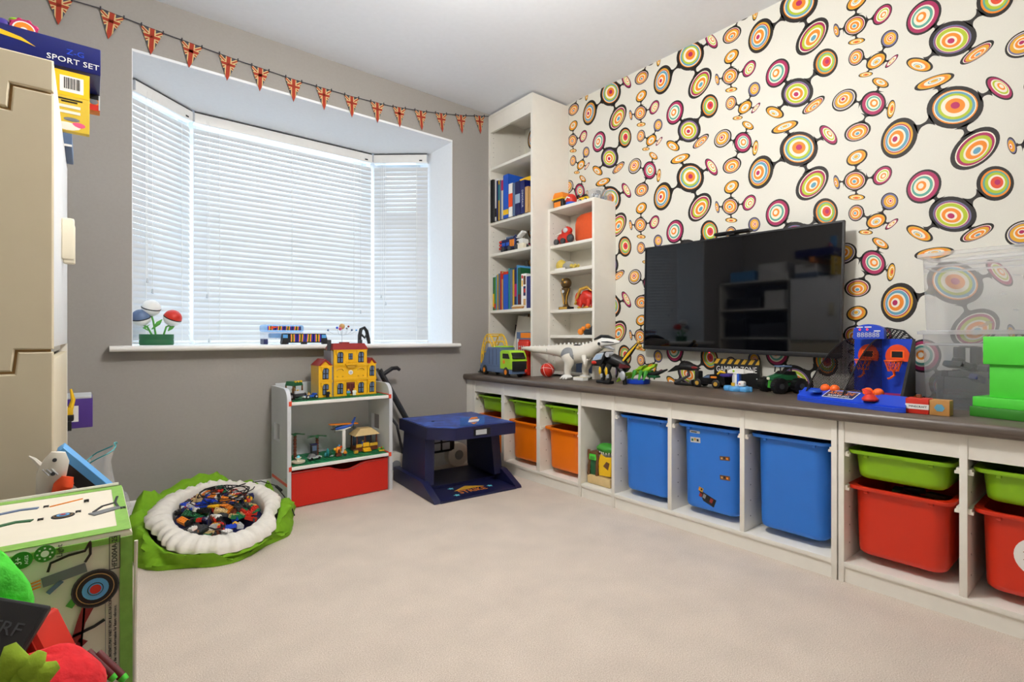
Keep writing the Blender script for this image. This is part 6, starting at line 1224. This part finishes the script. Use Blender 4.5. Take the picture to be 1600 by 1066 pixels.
# bottom compartment of the tall bookcase, behind the truck
for lb, mt, a, rot in (('sheet of pale paper leaning at the back of the corner compartment', 'off_white', (-.09, .10, 0, .003, 0, .37), (-.10, .12, 0)), ('dark picture frame standing in the corner compartment', 'black', (-.20, -.10, 0, .01, 0, .33), (-.08, 0, 0))):
    o = MB(mt).bx(*a, .0005).build('paper_sheet' if 'paper' in lb else 'framed_picture'); o.location = ((2.24, 2.665, ZT+.013) if 'paper' in lb else (2.30, 2.625, ZT+.001)); o.rotation_euler = (rot[0], rot[1], SCR); tag(o, lb, 'paper' if 'paper' in lb else 'frame')
t = carton('game_box', 'blue and orange game box standing behind the toy truck', 2.17, 2.215, 2.455, 2.60, ZT+.001, ZT+.275, 'slate_blue')
for mt, a in (('orange', (-.03, .07, .235, .268)), ('white', (-.066, -.05, .10, .23)), ('red', (-.045, .06, .13, .225))): b = MB(mt).bx(-.0233, -.0225, -a[1], -a[0], a[2], a[3]).build('print', t)
t = thing('red_toy_case', 'red patterned toy case in the corner compartment', 'toy', (2.132, 2.475, ZT+.001), SCR); MB('red').bx(-.045, .055, -.02, .03, 0, .215, .008).build('case', t)
b = MB('light_grey')
for i in range(4):
    for j in range(4): b.at((-.024+.02*i, -.0208, .115+.022*j), (0, PI/4, 0)).bx(-.005, .005, -.0008, 0, -.005, .005)
b.build('pattern', t)['kind'] = 'stuff'; MB('red').sph((.052, -.02, .16), (.016, .014, .045), 14, 9).build('handle', t)

# ================================================================== contents of the small bookcase
zs = 1.6125
t = thing('toy_crate_robot', 'yellow and black toy machine with a domed lid on the small bookcase', 'toy', (2.285, 2.295, zs), SCR)
MB('black').bx(-.042, .042, -.035, .035, 0, .052, .004).build('body', t); MB('orange').bx(-.032, .025, -.037, -.035, .004, .038).build('panel', t); MB('yellow').bx(-.052, .044, -.040, .040, .052, .062, .003).build('belt', t); MB('orange').prism([(-.044, .062), (.044, .062), (.038, .092), (-.028, .096), (-.040, .080)], 'y', -.036, .036).build('lid', t)
t = thing('toy_helmet', 'red and blue round toy helmet on the small bookcase', 'toy', (2.275, 2.205, zs), SCR); MB('blue').lathe([(.001, 0), (.034, 0), (.034, .016), (.028, .026), (.001, .026)]).build('base', t); MB('red').sph((0, 0, .034), (.036, .034, .038), 18, 12).build('dome', t); MB('white').at((0, 0, .034)).sweep([(-.018, -.034, .0), (0, -.036, .014), (.018, -.032, .006)], .004, 6).build('flash', t)
t = thing('toy_loader', 'small black and yellow toy loader on the small bookcase', 'toy vehicle', (2.275, 2.095, zs), SCR); MB('yellow').bx(-.035, .03, -.014, .014, .012, .03, .004).build('body', t); MB('black').bx(-.01, .018, -.013, .013, .03, .044, .003).build('cab', t); MB('black').sweep([(-.03, 0, .028), (-.048, 0, .05), (-.06, 0, .044)], [.005, .005, .008], 8).build('boom', t); wheels(t, ((-.022, -.015), (.02, -.015), (-.022, .015), (.02, .015)), .010, .008)
t = thing('clear_brick_case', 'clear case packed with grey bricks on top of the small bookcase', 'box', (2.335, 2.035, zs), SCR); MB('clear_plastic').bx(-.052, .048, -.06, .06, 0, .065, .003).build('case', t)
for k in range(14): 
    o = MB(('grey', 'light_grey', 'slate_blue', 'dark_grey')[k % 4]).bx(-.012, .012, -.008, .008, 0, .012).build('brick', t); o.location = (random.uniform(-.035, .032), random.uniform(-.045, .045), .003+.013*(k//4)); o.rotation_euler = (0, 0, random.uniform(0, 3))
zs = 1.3815
t = thing('red_car_backpack', 'red and grey car shaped bag on the upper shelf of the small bookcase', 'bag', (2.285, 2.262, zs), SCR)
blob('red', (0, 0, .042), (.062, .038, .042), '', '', '', 21, .06).build('body', t, ang=70); blob('red', (.012, 0, .085), (.036, .03, .028), '', '', '', 22, .06).build('roof', t, ang=70); MB('light_grey').sph((.022, -.026, .086), (.020, .008, .016), 12, 8).build('window', t); MB('off_white').prism([(-.045, .058), (.0, .066), (.0, .072), (-.045, .064)], 'y', -.041, -.036).build('stripe', t); MB('dark_grey').sph((.055, -.015, .034), (.026, .02, .026), 14, 8).build('bumper', t)
for x in (-.045, .012): MB('dark_grey').cyl((x, -.043, .020), (x, -.030, .020), .018, n=16).build('wheel', t)
t = thing('orange_cushion', 'plain orange cushion pushed into the upper shelf of the small bookcase', 'cushion', (2.325, 2.085, zs), SCR); MB('orange_cloth').loft([[(x*k, y_*k2, z) for x, y_ in ((-.085, -.05), (-.03, -.062), (.05, -.062), (.085, -.05), (.085, .05), (.05, .06), (-.03, .06), (-.085, .05))] for z, k, k2 in ((0, .90, .8), (.02, 1, 1), (.11, 1, 1), (.15, .92, .85), (.170, .70, .5))]).build('cushion', t, ang=70)
zs = 1.2245
t = thing('soft_animal_toy', 'small grey and yellow soft toy lying on the middle shelf', 'soft toy', (2.275, 2.245, zs), SCR); blob('yellow_fur', (-.045, 0, .034), (.034, .03, .034), '', '', '', 31, .05).build('head', t, ang=80); blob('grey_fur', (.02, 0, .026), (.046, .026, .026), '', '', '', 32, .06).build('body', t, ang=80)
for y_ in (-.014, .014): MB('yellow_fur').sweep([(.055, y_, .02), (.082, y_-.004, .012), (.095, y_-.004, .024)], [.012, .010, .008], 10).build('foot', t)
MB('white').bx(-.07, .02, -.036, -.028, 0, .012, .002).build('label', t)
t = thing('twig_ornament', 'small brown twig ornament stuck under the shelf', 'ornament', (2.39, 2.07, 1.355), SCR)
for q in (((0, 0, 0), (.012, -.004, -.035), (.018, -.006, -.06)), ((0, 0, 0), (.022, -.004, -.02), (.034, -.006, -.045)), ((0, 0, 0), (.025, 0, .0), (.045, 0, .004))): MB('reddish_brown').sweep(q, [.004, .003, .002], 6).build('twig', t)
zs = .9805
t = thing('football_trophy', 'bronze trophy with a ball on top on a black and gold plinth', 'trophy', (2.290, 2.262, zs), SCR)
MB('black').bx(-.040, .040, -.028, .028, 0, .018, .002).build('plinth', t); MB('gold').bx(-.034, .034, -.0292, -.028, .003, .016).build('plaque', t); MB('bronze').lathe([(.001, .018), (.024, .018), (.014, .03), (.009, .055), (.014, .085), (.026, .115), (.028, .135), (.001, .135)]).build('stem', t)
for s in (-1, 1): MB('gold').sweep([(s*.010, -.012, .035), (s*.016, -.014, .08), (s*.036, -.012, .128)], [.004, .004, .002], 6).build('arm', t)
MB('bronze').sph((0, 0, .165), .034, 20, 14).build('ball', t); MB('silver').cyl((0, -.031, .112), (0, -.026, .112), .010, n=16).build('badge', t)
for a, z in ((-.5, .165), (.5, .168), (0, .185)): MB('gold').sph((.030*math.sin(a), -.030*math.cos(a), z), .007, 8, 5).build('ball_patch', t)
t = thing('dragon_toy', 'red dragon toy with gold trim beside the trophy', 'toy', (2.295, 2.105, zs), SCR)
blob('red', (.01, 0, .066), (.052, .036, .044), '', '', '', 41, .12).build('body', t, ang=60); blob('red', (-.052, -.008, .062), (.022, .02, .038), '', '', '', 42, .1).build('head', t, ang=60); MB('gold').sweep([(-.062, -.02, .05), (-.035, -.03, .075), (-.015, -.03, .115), (.03, -.02, .125), (.055, -.01, .105)], [.006, .008, .010, .010, .004], 8).build('mane', t); MB('gold').sweep([(-.06, -.026, .03), (-.045, -.034, .045)], [.008, .006], 8).build('jaw', t)
for x, y_ in ((-.02, -.02), (.04, -.02), (.04, .02), (-.02, .02)): l = MB('red').sweep([(x, y_, .05), (x+.006, y_-.006, .025), (x, y_-.008, .008)], [.016, .012, .010], 10).build('leg', t); MB('gold').sph((x, y_-.014, .007), (.014, .010, .007), 10, 6).build('paw', l)
MB('red').sweep([(.055, 0, .07), (.072, -.004, .085), (.08, -.006, .105)], [.010, .009, .003], 8).build('tail', t)
zs = .8235
t = thing('orange_robot_toy', 'orange and black robot toy lying on the low shelf', 'toy robot', (2.285, 2.075, zs), SCR); MB('black').bx(-.02, .075, -.02, .03, 0, .034, .006).build('body', t); MB('dark_grey').sweep([(.03, -.01, .03), (.06, -.012, .055), (.085, -.01, .05)], [.012, .012, .008], 8).build('arm', t)
for p in (((-.045, -.015, .02), .02), ((-.02, -.02, .038), .014), ((.014, -.018, .052), .016), ((-.05, .01, .035), .014)): MB('orange').sph(p[0], p[1], 12, 8).build('armour', t)
zs = .6006
t = carton('storage_carton', 'slate blue open carton in the bottom of the small bookcase', 2.27, 2.40, 2.02, 2.16, zs, zs+.12, 'slate_blue'); MB('light_grey').bx(-.066, .066, -.072, .072, .118, .126, .002).build('rim', t)
t = carton('paper_stack', 'stack of pale papers in the bottom of the small bookcase', 2.26, 2.40, 2.19, 2.33, zs, zs+.09, 'off_white', cat='paper')
